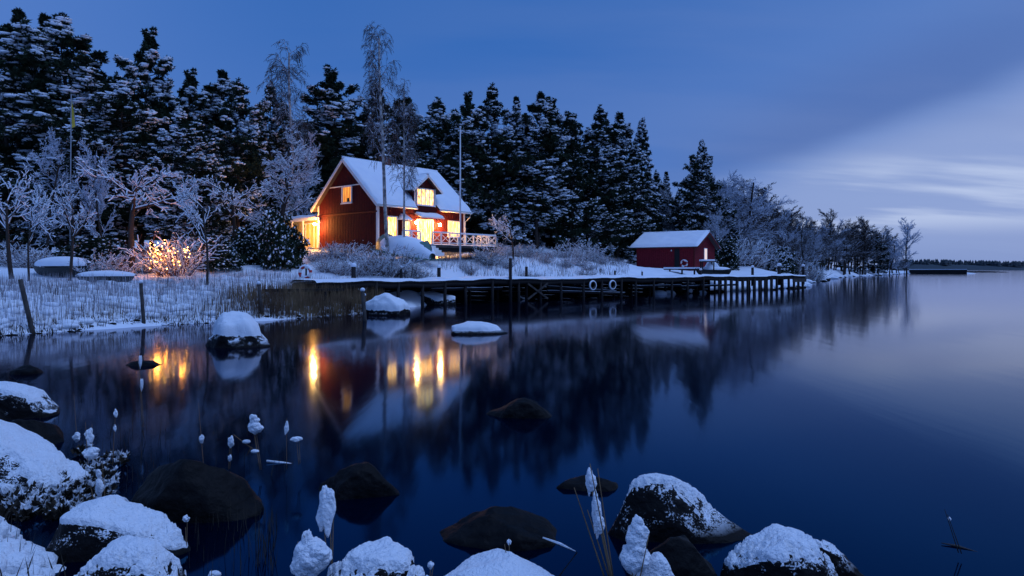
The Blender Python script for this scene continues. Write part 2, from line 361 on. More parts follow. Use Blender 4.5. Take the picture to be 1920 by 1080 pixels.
def tuft(n=14, up=.35, wd=.10):
    v = []; f = []
    for i in range(n):
        d = rng.normal(size=3); d[2] = d[2]*.6+up; d /= np.linalg.norm(d); s = np.cross(d, rng.normal(size=3)); s /= np.linalg.norm(s)
        k = len(v); l = rng.uniform(.7, 1.15); v += [d*.05+s*wd, d*.05-s*wd, d*l]; f.append((k,k+1,k+2))
        v += [d*.4+s*wd*1.8, d*.4-s*wd*1.8, d*l*.9+s*.05]; f.append((k+3,k+4,k+5))
    return np.array(v), np.array(f)
TUFT = tuft(); 
def segs_mesh(S, n=4, lift=0, rs=1.0, rmin=0):
    """S: (k,8) p0,p1,r0,r1 -> tubes"""
    S = np.asarray(S, float); k = len(S); p0, p1 = S[:,:3].copy(), S[:,3:6].copy(); r0, r1 = np.maximum(S[:,6]*rs, rmin), np.maximum(S[:,7]*rs, rmin)
    d = p1-p0; d /= np.maximum(np.linalg.norm(d, axis=1), 1e-6)[:,None]
    u = np.where(np.abs(d[:,2:3]) < .9, np.array([[0,0,1.]]), np.array([[1.,0,0]]))
    e1 = np.cross(d, u); e1 /= np.linalg.norm(e1, axis=1)[:,None]; e2 = np.cross(e1, d)
    p0[:,2] += lift*np.maximum(S[:,6], rmin); p1[:,2] += lift*np.maximum(S[:,7], rmin)
    a = 2*np.pi*np.arange(n)/n+.6
    ring = lambda p, r: p[:,None]+(e1[:,None]*np.cos(a)[None,:,None]+e2[:,None]*np.sin(a)[None,:,None])*r[:,None,None]
    V = np.concatenate([ring(p0, r0), ring(p1, r1)], 1).reshape(-1, 3)
    j = np.arange(n); q = np.stack([j, (j+1)%n, n+(j+1)%n, n+j], 1)
    return V, (q[None]+(np.arange(k)*2*n)[:,None,None]).reshape(-1, 4)

# ------------------------------------------------------------------ conifers
def conifer(name, H=20, R0=3.0, z0=.2, kind='pine', lean=0, snowp=.6, dens=1.0, seed=0):
    global rng; rng = np.random.default_rng(100+seed)
    root = thing(name, 'x', 'tree')
    bend = lambda z: np.array([lean*(z/H)**2, .3*lean*(z/H)**1.5, 0])
    zs = np.linspace(0, H*.97, 9); tr = MB(); tr.tube([bend(z)+[0.12*math.sin(z+seed), .1*math.cos(z*1.3), z] for z in zs], [max(.03, .24*(1-z/H)**.8) for z in zs], 7)
    tr.build('trunk', BARK, root, True)
    pos = []; siz = []; bs = []
    rnd = kind == 'round'
    if rnd: kind = 'pine'
    nb = int((105 if kind == 'pine' else 125)*dens)
    ph = rng.uniform(0, 6.28, 6)
    for i in range(nb):
        u = (i+rng.uniform(0,1))/nb; z = H*(z0+(1-z0)*u)
        a = i*2.399+rng.uniform(-.4, .4)
        if kind == 'pine':
            prof = (.62+.5*math.sin(min(u*1.15, 1)*math.pi*.9+.25))*(1-u**4.5)*1.0+.06
            prof *= .80+.34*math.sin(u*15+ph[0])*math.sin(a*.5+ph[1]+u*5)+.25*math.sin(u*27+ph[2])+rng.uniform(-.3, .3)
            if rnd: prof = (max(.05, 1-abs(2*u-.85)**2.6))**.6*(.85+.3*math.sin(u*14+ph[0]+a*.5)+rng.uniform(-.22, .2))
            rise = rng.uniform(-.05, .45)
        else:
            prof = (1-u)**.8*.95+.06; prof *= rng.uniform(.72, 1.12); rise = -.22+.5*u
        r = max(.25, R0*prof); c0 = bend(z)+[0,0,z]
        tip = c0+np.array([math.cos(a)*r, math.sin(a)*r, r*rise])
        mid = c0*.5+tip*.5+np.array([0,0,(-.06 if kind == 'pine' else .10)*r])
        bs.append([*c0, *mid, .05, .035]); bs.append([*mid, *tip, .035, .012])
        k = int((5+r*7.0)*dens)
        for j in range(k):
            t_ = rng.uniform(.22, 1)**.7; q = (c0*(1-t_)+tip*t_) if t_ < .3 else (mid*(1-(t_-.3)/.7)+tip*((t_-.3)/.7) if t_ >= .3 else mid)
            wd = (.34 if kind == 'pine' else .22)*r*(t_*(1.25-t_))*1.6
            s_ = rng.normal()*wd*.55; q = q+np.array([-math.sin(a)*s_, math.cos(a)*s_, rng.normal()*(.16 if kind == 'pine' else .09)-(abs(s_)*.25 if kind != 'pine' else -abs(s_)*.15)])
            pos.append(q); siz.append(rng.uniform(.26, .46)*(1 if kind == 'pine' else .85))
    pos = np.array(pos); siz = np.array(siz); n = len(pos)
    v, f = scat(TUFT[0], TUFT[1], pos, siz*1.15, rotmats(n))
    tag(link('crown', npmesh('crown', v, f, NEEDLE), root), kind='stuff')
    v, f = segs_mesh(bs, 3); tag(link('branches', npmesh('branches', v, f, BARK), root), kind='stuff')
    # snow lies where a bough is not roofed by others: clustered patches
    cl = fbm(pos*np.array([.5,.5,.8])+seed*7, 3, seed)
    keep = (cl*1.9+rng.normal(size=n)*.15 > .30-snowp*.62)
    ps = pos[keep]+np.array([0,0,.10]); s_ = siz[keep]*rng.uniform(.45, 1.0, keep.sum())
    v, f = scat(lump, IF, ps, np.stack([s_*1.35, s_*.85, s_*.65], 1), rotmats(len(ps), .55))
    me = npmesh('snow_load', v, f, SNOW, True); tag(link('snow_load', me, root), kind='stuff')
    root['_h'] = H; remember(root); return root
PINES = [conifer('pine_tree', 20, 4.1, .10, 'pine', 0, .40, 1.15, 1), conifer('pine_tree', 20, 3.7, .12, 'pine', 1.3, .72, 1.1, 2),
         conifer('pine_tree', 20, 4.6, .10, 'pine', -.7, .20, 1.2, 3), conifer('pine_tree', 20, 3.4, .10, 'pine', .5, .45, 1.1, 4)]
P4 = conifer('pine_tree', 20, 3.3, .18, 'round', .8, .5, 1.15, 8); P5 = conifer('pine_tree', 20, 2.9, .22, 'round', -1.0, .3, 1.1, 9)
SPRS = [conifer('spruce_tree', 20, 4.2, .05, 'spruce', 0, .52, 1.1, 5), conifer('spruce_tree', 20, 3.2, .06, 'spruce', .2, .38, 1.05, 6)]
_used = set()
def place(proto, x, y, top=None, H=None, label='', cat='tree', rz=None, wf=1.0, group=None, z=None):
    z = H1(x, y)-.1 if z is None else z
    if top is not None: H = top-z
    s = H/proto['_h']
    if proto.name in _used: o = copy_tree(proto)
    else: o = proto; _used.add(proto.name)
    o.location = (x, y, z); o.scale = (s*wf, s*wf, s); o.rotation_euler = (0, 0, random.uniform(0, 6.28) if rz is None else rz)
    o['label'] = label; o['category'] = cat
    if group: o['group'] = group
    elif 'group' in o: del o['group']
    return o
def ptree(proto, px, py, Y, label, **k): return place(proto, atx(px, Y), Y, top=at(px, py, Y).z, label=label, **k)
P0, P1, P2, P3 = PINES; S0, S1 = SPRS
GP = 'conifers of the wood on the skyline'
for pr, px, py, Y, wf, lb in [
    (S1, 36, 22, 58, 1.0, 'tallest narrow spruce at the far left of the wood'),
    (S1, 80, 30, 60, .9, 'thin pointed spruce top between the tallest spruce and the broad snowy pine'),
    (P4, 132, 40, 58, 1.25, 'broad pine with snow-tipped crown above the short pennant pole'),
    (P3, 5, 50, 55, 1.2, 'snowy pine cut by the left edge of the picture'),
    (P5, 262, 58, 60, .85, 'tall pine with a lopsided snowy head standing clear of its neighbours'),
    (P3, 196, 138, 66, 1.1, 'lower pine filling the dip before the lopsided tall pine'),
    (P2, 238, 150, 52, 1.15, 'wide bough-heavy pine above the old apple tree'),
    (P5, 342, 135, 62, .9, 'small round-headed pine right of the lopsided tall pine'),
    (P4, 405, 134, 64, 1.0, 'pine with dark forked top left of the feathery birch'),
    (P0, 446, 156, 60, .9, 'pine shouldering against the feathery birch from the left'),
    (P1, 318, 205, 47, 1.05, 'heavily snow-laden pine above the fairy-lit bush'),
    (P2, 150, 215, 47, 1.05, 'snowy lower pine behind the pennant pole'),
    (P0, 372, 225, 50, .9, 'snowy mid-height pine left of the big oak'),
    (P0, 508, 160, 66, .75, 'dark pine seen through the feathery birch'),
    (P5, 634, 138, 68, 1.25, 'dark broad-crowned pine right behind the cottage gable'),
    (P0, 706, 158, 70, .85, 'dark pine behind the tall birch of the cottage'),
    (P3, 768, 188, 72, .95, 'dark pine behind the shorter cottage birch'),
    (P3, 818, 198, 74, .9, 'shaggy pine left of the white flagpole top'),
    (P5, 868, 176, 72, .9, 'pine just behind the white flagpole'),
    (P0, 922, 165, 76, 1.0, 'tall pine first right of the white flagpole'),
    (S1, 966, 184, 76, .8, 'narrow spruce tip between two taller conifers'),
    (P4, 1006, 174, 76, .95, 'tall shaggy pine above the small garden apple tree'),
    (P5, 1044, 186, 80, 1.0, 'shaggy pine right of the tallest one above the garden apple tree'),
    (P2, 1072, 235, 80, .75, 'lower rounded pine at the gap before the double-topped conifers'),
    (P0, 1126, 206, 92, 1.0, 'left one of the two tall conifers behind the boathouse'),
    (P4, 1158, 212, 96, .9, 'right one of the two tall conifers behind the boathouse'),
    (S0, 1203, 226, 98, .85, 'slender spruce standing behind the boathouse roof'),
    (S1, 1248, 324, 112, .9, 'small spruce in the gap right of the slender spruce'),
    (P1, 1318, 264, 104, .9, 'lone dark pine rising over the bare trees right of the boathouse'),
    (S1, 1664, 440, 275, 1.2, 'little spruce near the tip of the wooded point')]:
    ptree(pr, px, py, Y, lb, wf=wf, cat='conifer', group=GP)
def infill(n, x0, x1, y0, y1, t0, t1, label, group, protos=None):
    for i in range(n):
        px = x0+(x1-x0)*(i+random.random())/n; Y = random.uniform(y0, y1)
        ptree(random.choice(protos or (P0,P1,P2,P3,S0,P4,P5)), px, random.uniform(t0, t1), Y, label, wf=random.uniform(.9, 1.25), cat='conifer', group=group)
infill(15, -20, 470, 56, 74, 150, 235, 'snow-dusted conifer lost in the dark wood left of the cottage', 'conifers deep in the wood left of the cottage')
infill(6, -60, 440, 46, 54, 250, 330, 'lower snow-dusted conifer at the edge of the wood behind the apple trees', 'lower conifers behind the apple trees')
infill(12, 480, 880, 72, 92, 185, 250, 'dark conifer packed behind the cottage roof', 'conifers packed behind the cottage', (P2, P2, P0, S1))
infill(16, 830, 1120, 76, 100, 205, 290, 'snow-streaked conifer in the dark wood between cottage and boathouse', 'conifers between cottage and boathouse')
infill(11, 1040, 1300, 94, 114, 300, 390, 'lower conifer at the foot of the wood behind the boathouse', 'lower conifers behind the boathouse')

# ------------------------------------------------------------------ bare trees
def grow(S, p, d, r, l, lev, prm, rg, twigs):
    """one limb: curved chain of segments, children along it"""
    n = prm['n'][lev]; q = p.copy(); dd = d/np.linalg.norm(d)
    for i in range(n):
        r1 = r*(1-.55*(i+1)/n) if lev < prm['L'] else r*(1-.8*(i+1)/n)
        r0 = r*(1-.55*i/n) if lev < prm['L'] else r*(1-.8*i/n)
        dd = dd+rg.normal(size=3)*prm['wob'][lev]+np.array([0,0,prm['up'][lev]]); dd /= np.linalg.norm(dd)
        q2 = q+dd*l/n
        S.append([*q, *q2, r0, max(r1, .004)]); 
        if lev < prm['L']:
            if i/n >= prm['bare'][lev]:
                for k in range(prm['kids'][lev]):
                    e = rg.normal(size=3); e -= dd*(e@dd); e /= np.linalg.norm(e)
                    sp = prm['sp'][lev]; c = dd*math.cos(sp)+e*math.sin(sp)
                    fr = 1-.5*i/n
                    grow(S, q+(q2-q)*rg.uniform(), c, r1*prm['rr'][lev], l*prm['lr'][lev]*fr*rg.uniform(.7, 1.2), lev+1, prm, rg, twigs)
        q = q2
def bare(name, H, prm, trunk, l0, r0, bark, seed, snow='top', lift=.9, rs=1.0, rmin=.012, tw=.008, stems=1, spread=0):
    rg = np.random.default_rng(seed); S = []
    for s in range(stems):
        a = 2*math.pi*s/stems+rg.uniform(); d = np.array([math.cos(a)*spread, math.sin(a)*spread, 1.])
        grow(S, np.zeros(3)+d*0, d+rg.normal(size=3)*.05, r0, l0, 0, prm, rg, None)
    S = np.array(S); hh = S[:,5].max(); S[:,:6] *= H/hh
    root = thing(name, 'x', 'tree')
    thick = np.maximum(S[:,6], S[:,7]) > .035*max(r0/.2, .4)
    v, f = segs_mesh(S[thick], 6); tag(link('trunk', npmesh('trunk', v, f, bark, True), root), kind='stuff')
    v, f = segs_mesh(S[~thick], 3, rmin=tw); tag(link('crown', npmesh('crown', v, f, TWIG), root), kind='stuff')
    d = S[:,3:6]-S[:,:3]; flat = np.abs(d[:,2])/np.linalg.norm(d, axis=1)
    if snow:
        k = (flat < (.86 if snow == 'top' else .97)) & (rg.uniform(size=len(S)) < (.92 if snow != 'thin' else .5))
        SS = S[k].copy(); v, f = segs_mesh(SS, 4, lift=lift, rs=rs, rmin=rmin); tag(link('snow_load', npmesh('snow_load', v, f, SNOW if snow == 'top' else FROST), root), kind='stuff')
    root['_h'] = H; remember(root); return root
PA = dict(L=3, n=[4,5,4,3], wob=[.10,.16,.20,.2], up=[.05,.02,.05,.03], bare=[.5,.2,.1], kids=[3,2,2], sp=[.95,.75,.7], rr=[.62,.6,.5], lr=[.85,.55,.5])
PO = dict(L=3, n=[9,6,5,3], wob=[.05,.13,.2,.2], up=[.1,.03,.0,-.02], bare=[.22,.15,.0], kids=[3,2,2], sp=[1.15,.7,.7], rr=[.42,.55,.5], lr=[.42,.42,.5])
PT = dict(L=3, n=[9,6,5,3], wob=[.05,.10,.13,.15], up=[.1,.07,.06,.04], bare=[.2,.1,.0], kids=[3,2,2], sp=[.65,.6,.55], rr=[.42,.55,.5], lr=[.42,.45,.5])
PBi = dict(L=3, n=[14,5,7,3], wob=[.03,.07,.06,.08], up=[.12,-.02,-.30,-.22], bare=[.36,.1,.1], kids=[4,3,1], sp=[.65,.7,.5], rr=[.28,.5,.6], lr=[.18,.8,.5])
APPLE = [bare('apple_tree', 5, PA, 0, 2.0, .17, BARK, 11, lift=1.0, rs=1.0, rmin=.026), bare('apple_tree', 5, PA, 0, 2.2, .15, BARK, 12, lift=1.0, rs=1.0, rmin=.026), bare('apple_tree', 5, PA, 0, 2.4, .11, BARK, 14, lift=1.0, rmin=.024)]
OAK = [bare('oak_tree', 12, PO, 0, 11, .26, BARK, 21, lift=1.0, rmin=.026, tw=.012)]
TALL = [bare('deciduous_tree', 16, PT, 0, 13, .22, BARK, 31, snow='frost', lift=.6, rmin=.022, tw=.014), bare('deciduous_tree', 16, PO, 0, 13, .22, BARK, 32, snow='frost', lift=.6, rmin=.022, tw=.014),
        bare('deciduous_tree', 16, PT, 0, 13, .20, BARK, 33, snow='frost', lift=.6, rmin=.018, tw=.022)]
DARKT = [bare('alder_tree', 16, PT, 0, 13, .22, BARK, 35, snow='thin', lift=.6, rmin=.014, tw=.024), bare('alder_tree', 16, PO, 0, 13, .22, BARK, 36, snow='frost', lift=.6, rmin=.012, tw=.024)]
BIR = [bare('birch_tree', 20, PBi, 0, 19, .21, BIRCH, 41, snow='thin', lift=.5, rmin=.008, tw=.012), bare('birch_tree', 20, PBi, 0, 19, .19, BIRCH, 42, snow='thin', lift=.5, rmin=.008, tw=.012)]

ptree(BIR[0], 727, 42, 46.5, 'tallest birch with drooping twigs, white trunk crossing the cottage roof', wf=.8, cat='birch', rz=.4)
ptree(BIR[1], 757, 150, 46.8, 'shorter birch beside the tallest one, in front of the cottage facade', wf=.75, cat='birch', rz=2)
ptree(BIR[1], 540, 74, 62, 'feathery leafless birch towering over the wood left of the cottage', wf=1.1, cat='birch', rz=4)
ptree(OAK[0], 519, 232, 44, 'dark-trunked oak with snow-lined spreading boughs left of the cottage', wf=.95, cat='oak')
ptree(APPLE[0], 246, 300, 37, 'old apple tree with thick forked trunk and snow-covered crown', wf=.95, cat='apple tree', rz=1.2)
ptree(APPLE[1], 131, 330, 33, 'gnarled apple tree leaning beside the snow-covered rowing boat', wf=.55, cat='apple tree', rz=2)
ptree(APPLE[2], 388, 330, 34, 'slim fruit tree with snowy upright twigs right of the fairy-lit bush', wf=.6, cat='apple tree', rz=3)
ptree(APPLE[1], 22, 300, 33, 'snow-wreathed crooked apple tree at the left edge', wf=.6, cat='apple tree', rz=5)
ptree(APPLE[2], 55, 340, 31, 'thin crooked apple tree left of the snowy rowing boat', wf=.5, cat='apple tree', rz=.5)
ptree(APPLE[0], 440, 330, 47, 'snowy fruit tree between the fairy-lit bush and the oak', wf=.9, cat='apple tree', rz=4.1)
ptree(APPLE[2], 962, 400, 57, 'small garden apple tree on the snowy slope right of the flagpole', wf=1.0, cat='apple tree', rz=2.2)
ptree(TALL[0], 560, 250, 62, 'bare frosted tree rising behind the low annex roof', wf=.8)
ptree(TALL[1], 85, 240, 44, 'bare frosted tree left of the pennant pole', wf=.7)
ptree(TALL[0], 195, 265, 43, 'bare frosted tree behind the old apple tree', wf=.7)
ptree(TALL[2], 1118, 400, 84, 'small bare tree leaning left of the boathouse', wf=.7)
GB = 'frosted bare trees along the wooded point'
for i, (px, py, Y, lb) in enumerate([
    (1362, 315, 108, 'tall frosted tree just right of the lone dark pine'), (1395, 325, 112, 'frosted tree with dense rounded crown, second right of the lone pine'),
    (1282, 350, 108, 'frosted bare tree left of the lone dark pine'), (1340, 390, 100, 'low frosted bare tree directly behind the right end of the boathouse'),
    (1425, 338, 128, 'dark twiggy tree at the high shoulder of the wooded point'), (1452, 362, 138, 'dark twiggy tree stepping down from the shoulder of the wooded point')]):
    ptree(TALL[i%3] if i < 4 else DARKT[i%2], px, py, Y, lb, wf=1.25, group=GB)
for i, (px, py, Y, lb) in enumerate([
    (1488, 392, 150, 'dark leafless alder above the end of the dock'), (1520, 395, 165, 'dark leafless alder right of the one above the dock end'),
    (1552, 388, 178, 'tall leafless alder in the middle of the wooded point'), (1582, 408, 190, 'leafless alder with gaps of sky between its stems'),
    (1616, 402, 210, 'round-crowned leafless alder, first of the three outermost big trees'), (1640, 420, 235, 'leafless alder just before the little spruce'),
    (1700, 408, 285, 'last airy bare tree at the tip of the wooded point')]):
    ptree((DARKT+DARKT+[DARKT[0]])[i%4] if i < 6 else TALL[0], px, py, Y, lb, wf=1.15, group=GB)
for i in range(60):
    u = (i+random.random())/60; px = 1290+u*405; Y = 104+u*u*165+random.uniform(0, 14)
    ptree(random.choice(TALL+DARKT+DARKT), px, random.uniform(0, 38)+float(np.interp(px, [1290,1350,1430,1480,1640,1700], [360,330,342,388,415,455])), Y, 'leafless tree in the thicket of the wooded point', wf=1.3, group='leafless trees in the thicket of the wooded point')
for i in range(9):
    px = 1375+i*34; Y = 108+i*15; ptree(random.choice((S1,P3)), px, 405+i*5, Y, 'low dark conifer inside the thicket of the wooded point', wf=1.4, cat='conifer', group='low conifers inside the thicket')
# distant wood filling the ground behind everything
def farwood(name, pts, hmin, hmax, n, mt, wid=.22):
    v = []; f = []
    for i in range(n):
        a = random.random()*(len(pts)-1); k = int(a); t_ = a-k; P = Vector(pts[k]).lerp(Vector(pts[k+1]), t_)
        P = P+Vector((random.uniform(-1,1)*pts[k][3 if len(pts[k]) > 3 else 2]*0, random.uniform(0, 14), 0)); h = random.uniform(hmin, hmax); b0 = len(v); rr = h*wid*random.uniform(.8, 1.3)
        for lv in range(3):
            z = P.z+h*(.05+.3*lv); q = rr*(1-.27*lv); zt = min(P.z+h, z+h*.5); bb = len(v); m = 6; ph = random.random()
            for j in range(m): an = 6.283*j/m+ph; jj = q*random.uniform(.7, 1.2); v.append((P.x+math.cos(an)*jj, P.y+math.sin(an)*jj, z+random.uniform(-.06, .06)*h))
            v.append((P.x, P.y, zt)); f += [(bb+j, bb+(j+1)%m, bb+m) for j in range(m)]
    o = link(name, npmesh(name, v, f, mt)); o['kind'] = 'stuff'; return o
tag(farwood('back_wood', [(-130,90,3),(-80,104,4),(-30,112,6),(10,118,6),(34,128,4),(60,165,3),(110,245,2)], 9, 15, 420, NEEDLE), 'dark mass of conifers closing the view behind the wood', 'wood')
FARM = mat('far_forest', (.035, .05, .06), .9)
hill = MB(); hp = [(-60+i*60, ) for i in range(40)]
def fh(px): return 6+9*max(0, 1-abs(px-1770)/110)+5*max(0, 1-abs(px-1880)/90)
pts = []
for px in range(1690, 2500, 12):
    Y = 1250; pts.append((atx(px, Y), Y, 1.0))
hv = []; hf = []
for i, (x, y, z) in enumerate(pts):
    px = 1690+12*i; h = 1.5*(fh(px) if px < 1960 else 9+3*math.sin(px*.03))
    hv += [(x, y, -.5), (x, y+25, h*.4), (x, y+90, h*.75), (x, y+300, -.5)]
    if i: b = 4*i; hf += [(b-4+k, b+k, b+k+1, b-3+k) for k in range(3)]
tag(link('far_hill', npmesh('far_hill', hv, hf, FARM, True)), kind='structure')
fw = [(x, y+20+random.uniform(0, 40), (fh(1690+12*i) if 1690+12*i < 1960 else 9)*.7) for i, (x, y, z) in enumerate(pts)]
tag(farwood('far_wood', fw, 7, 12, 1500, FARM, .34), 'low dark forest along the far shore of the lake', 'forest')
# second, nearer low islet on the far right
isl = []
# ------------------------------------------------------------------ shrubs
def bush(name, seed, r, h, stems, mt, lump_n, lump_s, fine=3, rm=.008):
    rg = np.random.default_rng(seed); S = []
    for s in range(stems):
        a = rg.uniform(0, 6.28); rr = rg.uniform()**.6; p = np.array([math.cos(a)*rr*r*.45, math.sin(a)*rr*r*.45, 0.]); d = np.array([math.cos(a)*rr*.9, math.sin(a)*rr*.9, 1.])*1.0
        L_ = h*rg.uniform(.35, 1.15); q = p; dd = d/np.linalg.norm(d)
        for k in range(4):
            dd = dd+rg.normal(size=3)*.14; dd /= np.linalg.norm(dd); q2 = q+dd*L_/4; S.append([*q, *q2, .018-.003*k, .015-.003*k])
            for j in range(fine):
                e = dd+rg.normal(size=3)*.6; e /= np.linalg.norm(e); S.append([*q2, *(q2+e*L_*.22), .009, .004])
            q = q2
    S = np.array(S); root = thing(name, 'x', 'shrub')
    v, f = segs_mesh(S, 3, rmin=rm); tag(link('branches', npmesh('branches', v, f, mt), root), kind='stuff')
    d = S[:,3:6]-S[:,:3]; flat = np.abs(d[:,2])/np.linalg.norm(d, axis=1); k = (flat < .9) & (rg.uniform(size=len(S)) < .6)
    v1, f1 = segs_mesh(S[k], 4, lift=1.0, rmin=.016)
    tag(link('snow_load', npmesh('snow_load', v1, f1, SNOW), root), kind='stuff')
    if lump_n:
        ix = rg.integers(0, len(S), lump_n); pp = S[ix, 3:6]; s_ = rg.uniform(.4, 1, lump_n)*lump_s; v, f = scat(lump, IF, pp, np.stack([s_, s_, s_*.7], 1), rotmats(lump_n, .6))
        tag(link('snow_clumps', npmesh('snow_clumps', v, f, SNOW, True), root), kind='stuff')
    root['_h'] = h; remember(root); return root
BU = [bush('bare_bush', 51, 1.3, 1.6, 70, TWIGR, 160, .05), bush('bare_bush', 52, 1.2, 1.5, 80, TWIG, 220, .055)]
def evergreen(name, seed, r, h, sn):
    global rng; rng = np.random.default_rng(seed); n = 1000; d = rng.normal(size=(n,3)); d[:,2] = np.abs(d[:,2]); d /= np.linalg.norm(d, axis=1)[:,None]; d = np.sign(d)*np.abs(d)**.8
    rad = rng.uniform(.55, 1.05, n)*(1+.38*vnoise(d*2.5, seed)); pos = d*rad[:,None]*np.array([r, r, h]); root = thing(name, 'x', 'shrub')
    v, f = scat(TUFT[0], TUFT[1], pos, rng.uniform(.12, .24, n)*r, rotmats(n)); tag(link('foliage', npmesh('foliage', v, f, NEEDLE), root), kind='stuff')
    k = rng.uniform(size=n) < sn; ps = pos[k]*1.03; s_ = rng.uniform(.03, .085, k.sum())*r
    v, f = scat(lump, IF, ps, np.stack([s_*1.1, s_, s_*.9], 1), rotmats(len(ps), 1.4)); tag(link('snow_load', npmesh('snow_load', v, f, SNOW, True), root), kind='stuff')
    root['_h'] = h; remember(root); return root
EV = [evergreen('evergreen_shrub', 61, 1.5, 2.3, .62)]
def pb(proto, px, pyb, Y, H, label, cat='bush', **k):
    return place(proto, atx(px, Y), Y, H=H, label=label, cat=cat, **k)
pb(EV[0], 528, 500, 41.5, 2.8, 'rounded snowy juniper in front of the lit annex door', cat='evergreen bush', wf=.62)
pb(EV[0], 470, 505, 43, 1.9, 'lower snowy juniper left of the rounded one by the annex', cat='evergreen bush', wf=.9)
pb(EV[0], 500, 505, 44.5, 2.5, 'snowy juniper wedged between two neighbours under the oak', cat='evergreen bush', wf=.8)
pb(EV[0], 178, 505, 39, 1.5, 'wide snowy evergreen under the old apple tree', cat='evergreen bush', wf=1.6)
pb(EV[0], 410, 505, 40, 1.5, 'snowy evergreen right of the fairy-lit bush', cat='evergreen bush', wf=1.2)
ptree(S0, 1147, 466, 82, 'little snow-crusted spruce left of the boathouse', wf=1.2, cat='conifer')
for px, Y, H, lb in [(594, 45.5, 1.0, 'reddish bare bush at the left foot of the gable'), (625, 45, 1.15, 'reddish bare bush under the amber gable window'), (655, 45, 1.25, 'reddish bare bush right below the gable wall'),
                     (610, 41.5, .95, 'bare bush behind the lifebuoy post'), (640, 41.5, 1.1, 'frosted bare bush at the left mooring post'), (670, 42, 1.2, 'frosted bush below the middle of the gable'),
                     (700, 42.5, 1.6, 'frosted bush between the mooring post and the birches'), (730, 43, 1.75, 'frosted bush under the two birches'), (762, 44, 1.5, 'frosted bush before the overturned boat'), (785, 45, 1.1, 'low frosted bush at the foot of the porch steps'),
                     (215, 36, 1.3, 'snow-coated bare bush right of the rowing boat'), (180, 35, 1.2, 'snow-coated bush touching the stern of the rowing boat'), (272, 38, 1.2, 'snow-coated bush below the old apple tree trunk'),
                     (880, 50, .9, 'bare bush at the foot of the flagpole'), (1065, 68, 1.6, 'reddish twiggy bush at the wood edge above the dock'), (1100, 70, 1.7, 'reddish twiggy bush nearer the boathouse')]:
    pb(BU[random.randint(0,1)] if px < 600 or px > 680 else BU[0], px, 0, Y, H, lb, wf=random.uniform(.85, 1.1))
for i in range(26):
    px = random.uniform(905, 1135); Y = random.uniform(53, 66); pb(random.choice(BU), px, 0, Y, random.uniform(.7, 1.2), 'frosted weedy bush on the snowy slope above the dock', wf=1.1, group='frosted weedy bushes on the slope')
for i in range(14):
    u = i/13; px = 1335+u*180+random.uniform(-8, 8); Y = 88+u*25; pb(random.choice(BU+EV), px, 0, Y, random.uniform(2.2, 4.0), 'frosted undergrowth bush at the shore right of the boathouse', wf=.9, group='frosted undergrowth right of the boathouse')
for i in range(10):
    px = random.uniform(10, 470); Y = random.uniform(40, 47); pb(random.choice(BU), px, 0, Y, random.uniform(1.1, 1.8), 'frosted scrub bush at the foot of the dark wood', wf=1.1, group='frosted scrub bushes at the foot of the wood')

# fairy-lit bush
Yl = 37; xl = atx(330, Yl); zl = H1(xl, Yl)
fb = place(BU[0], xl, Yl, H=2.15, label='bush wrapped in glowing amber fairy lights', cat='bush', wf=1.1)
bulb_me = None; rr_ = random.Random(5)
for i in range(60):
    a = rr_.uniform(0, 6.28); q = rr_.random()**.5; p_ = ((math.cos(a)*q*1.1), math.sin(a)*q*.7-.25, .6+rr_.random()*1.0-q*.3)
    if bulb_me is None:
        bulb_me = npmesh('bulb', IV2*.012, IF2, LEDB, True)
    b = link('bulb', bulb_me, fb, Vector(p_)); 
for i, p_ in enumerate([(-.5,-.5,.8), (.15,-.6,1.0), (.6,-.45,.75), (.0,.2,1.2)]):
    li = bpy.data.lights.new('fairy_light', 'POINT'); li.energy = 45; li.color = (1, .30, .03); li.shadow_soft_size = .15
    lo = bpy.data.objects.new('fairy_light', li); col.objects.link(lo); lo.parent = fb; lo.location = p_

# ------------------------------------------------------------------ snow sheet on a sloping rectangle
def slab_snow(name, parent, A, B, Cc, D, th, seed=0, nu=40, nv=24, m=None):
    """A,B,C,D corners of the roof plane (A-B the lower edge); soft-edged snow of thickness th"""
    A, B, Cc, D = (np.array(q, float) for q in (A, B, Cc, D)); V = []; 
    U, W_ = np.meshgrid(np.linspace(0, 1, nu), np.linspace(0, 1, nv)); u, w_ = U.ravel(), W_.ravel()
    P = A*((1-u)*(1-w_))[:,None]+B*(u*(1-w_))[:,None]+Cc*(u*w_)[:,None]+D*((1-u)*w_)[:,None]
    lu = np.linalg.norm(B-A); lw = np.linalg.norm(D-A); ed = np.minimum(np.minimum(u, 1-u)*lu, np.minimum(w_, 1-w_)*lw)
    t_ = th*np.sqrt(np.clip(ed/.14, 0, 1))*(1+.38*fbm(P*1.1+seed, 4, seed)); nrm = np.cross(B-A, D-A); nrm /= np.linalg.norm(nrm); nrm = nrm if nrm[2] > 0 else -nrm
    Vt = P+np.array([0,0,1])*t_[:,None]+np.array([0,0,.004]); 
    ii = np.arange((nv-1)*(nu-1)); r_, c_ = ii//(nu-1), ii%(nu-1); b_ = r_*nu+c_
    return link(name, npmesh(name, Vt, np.stack([b_, b_+1, b_+nu+1, b_+nu], 1), m or SNOW, True), parent)

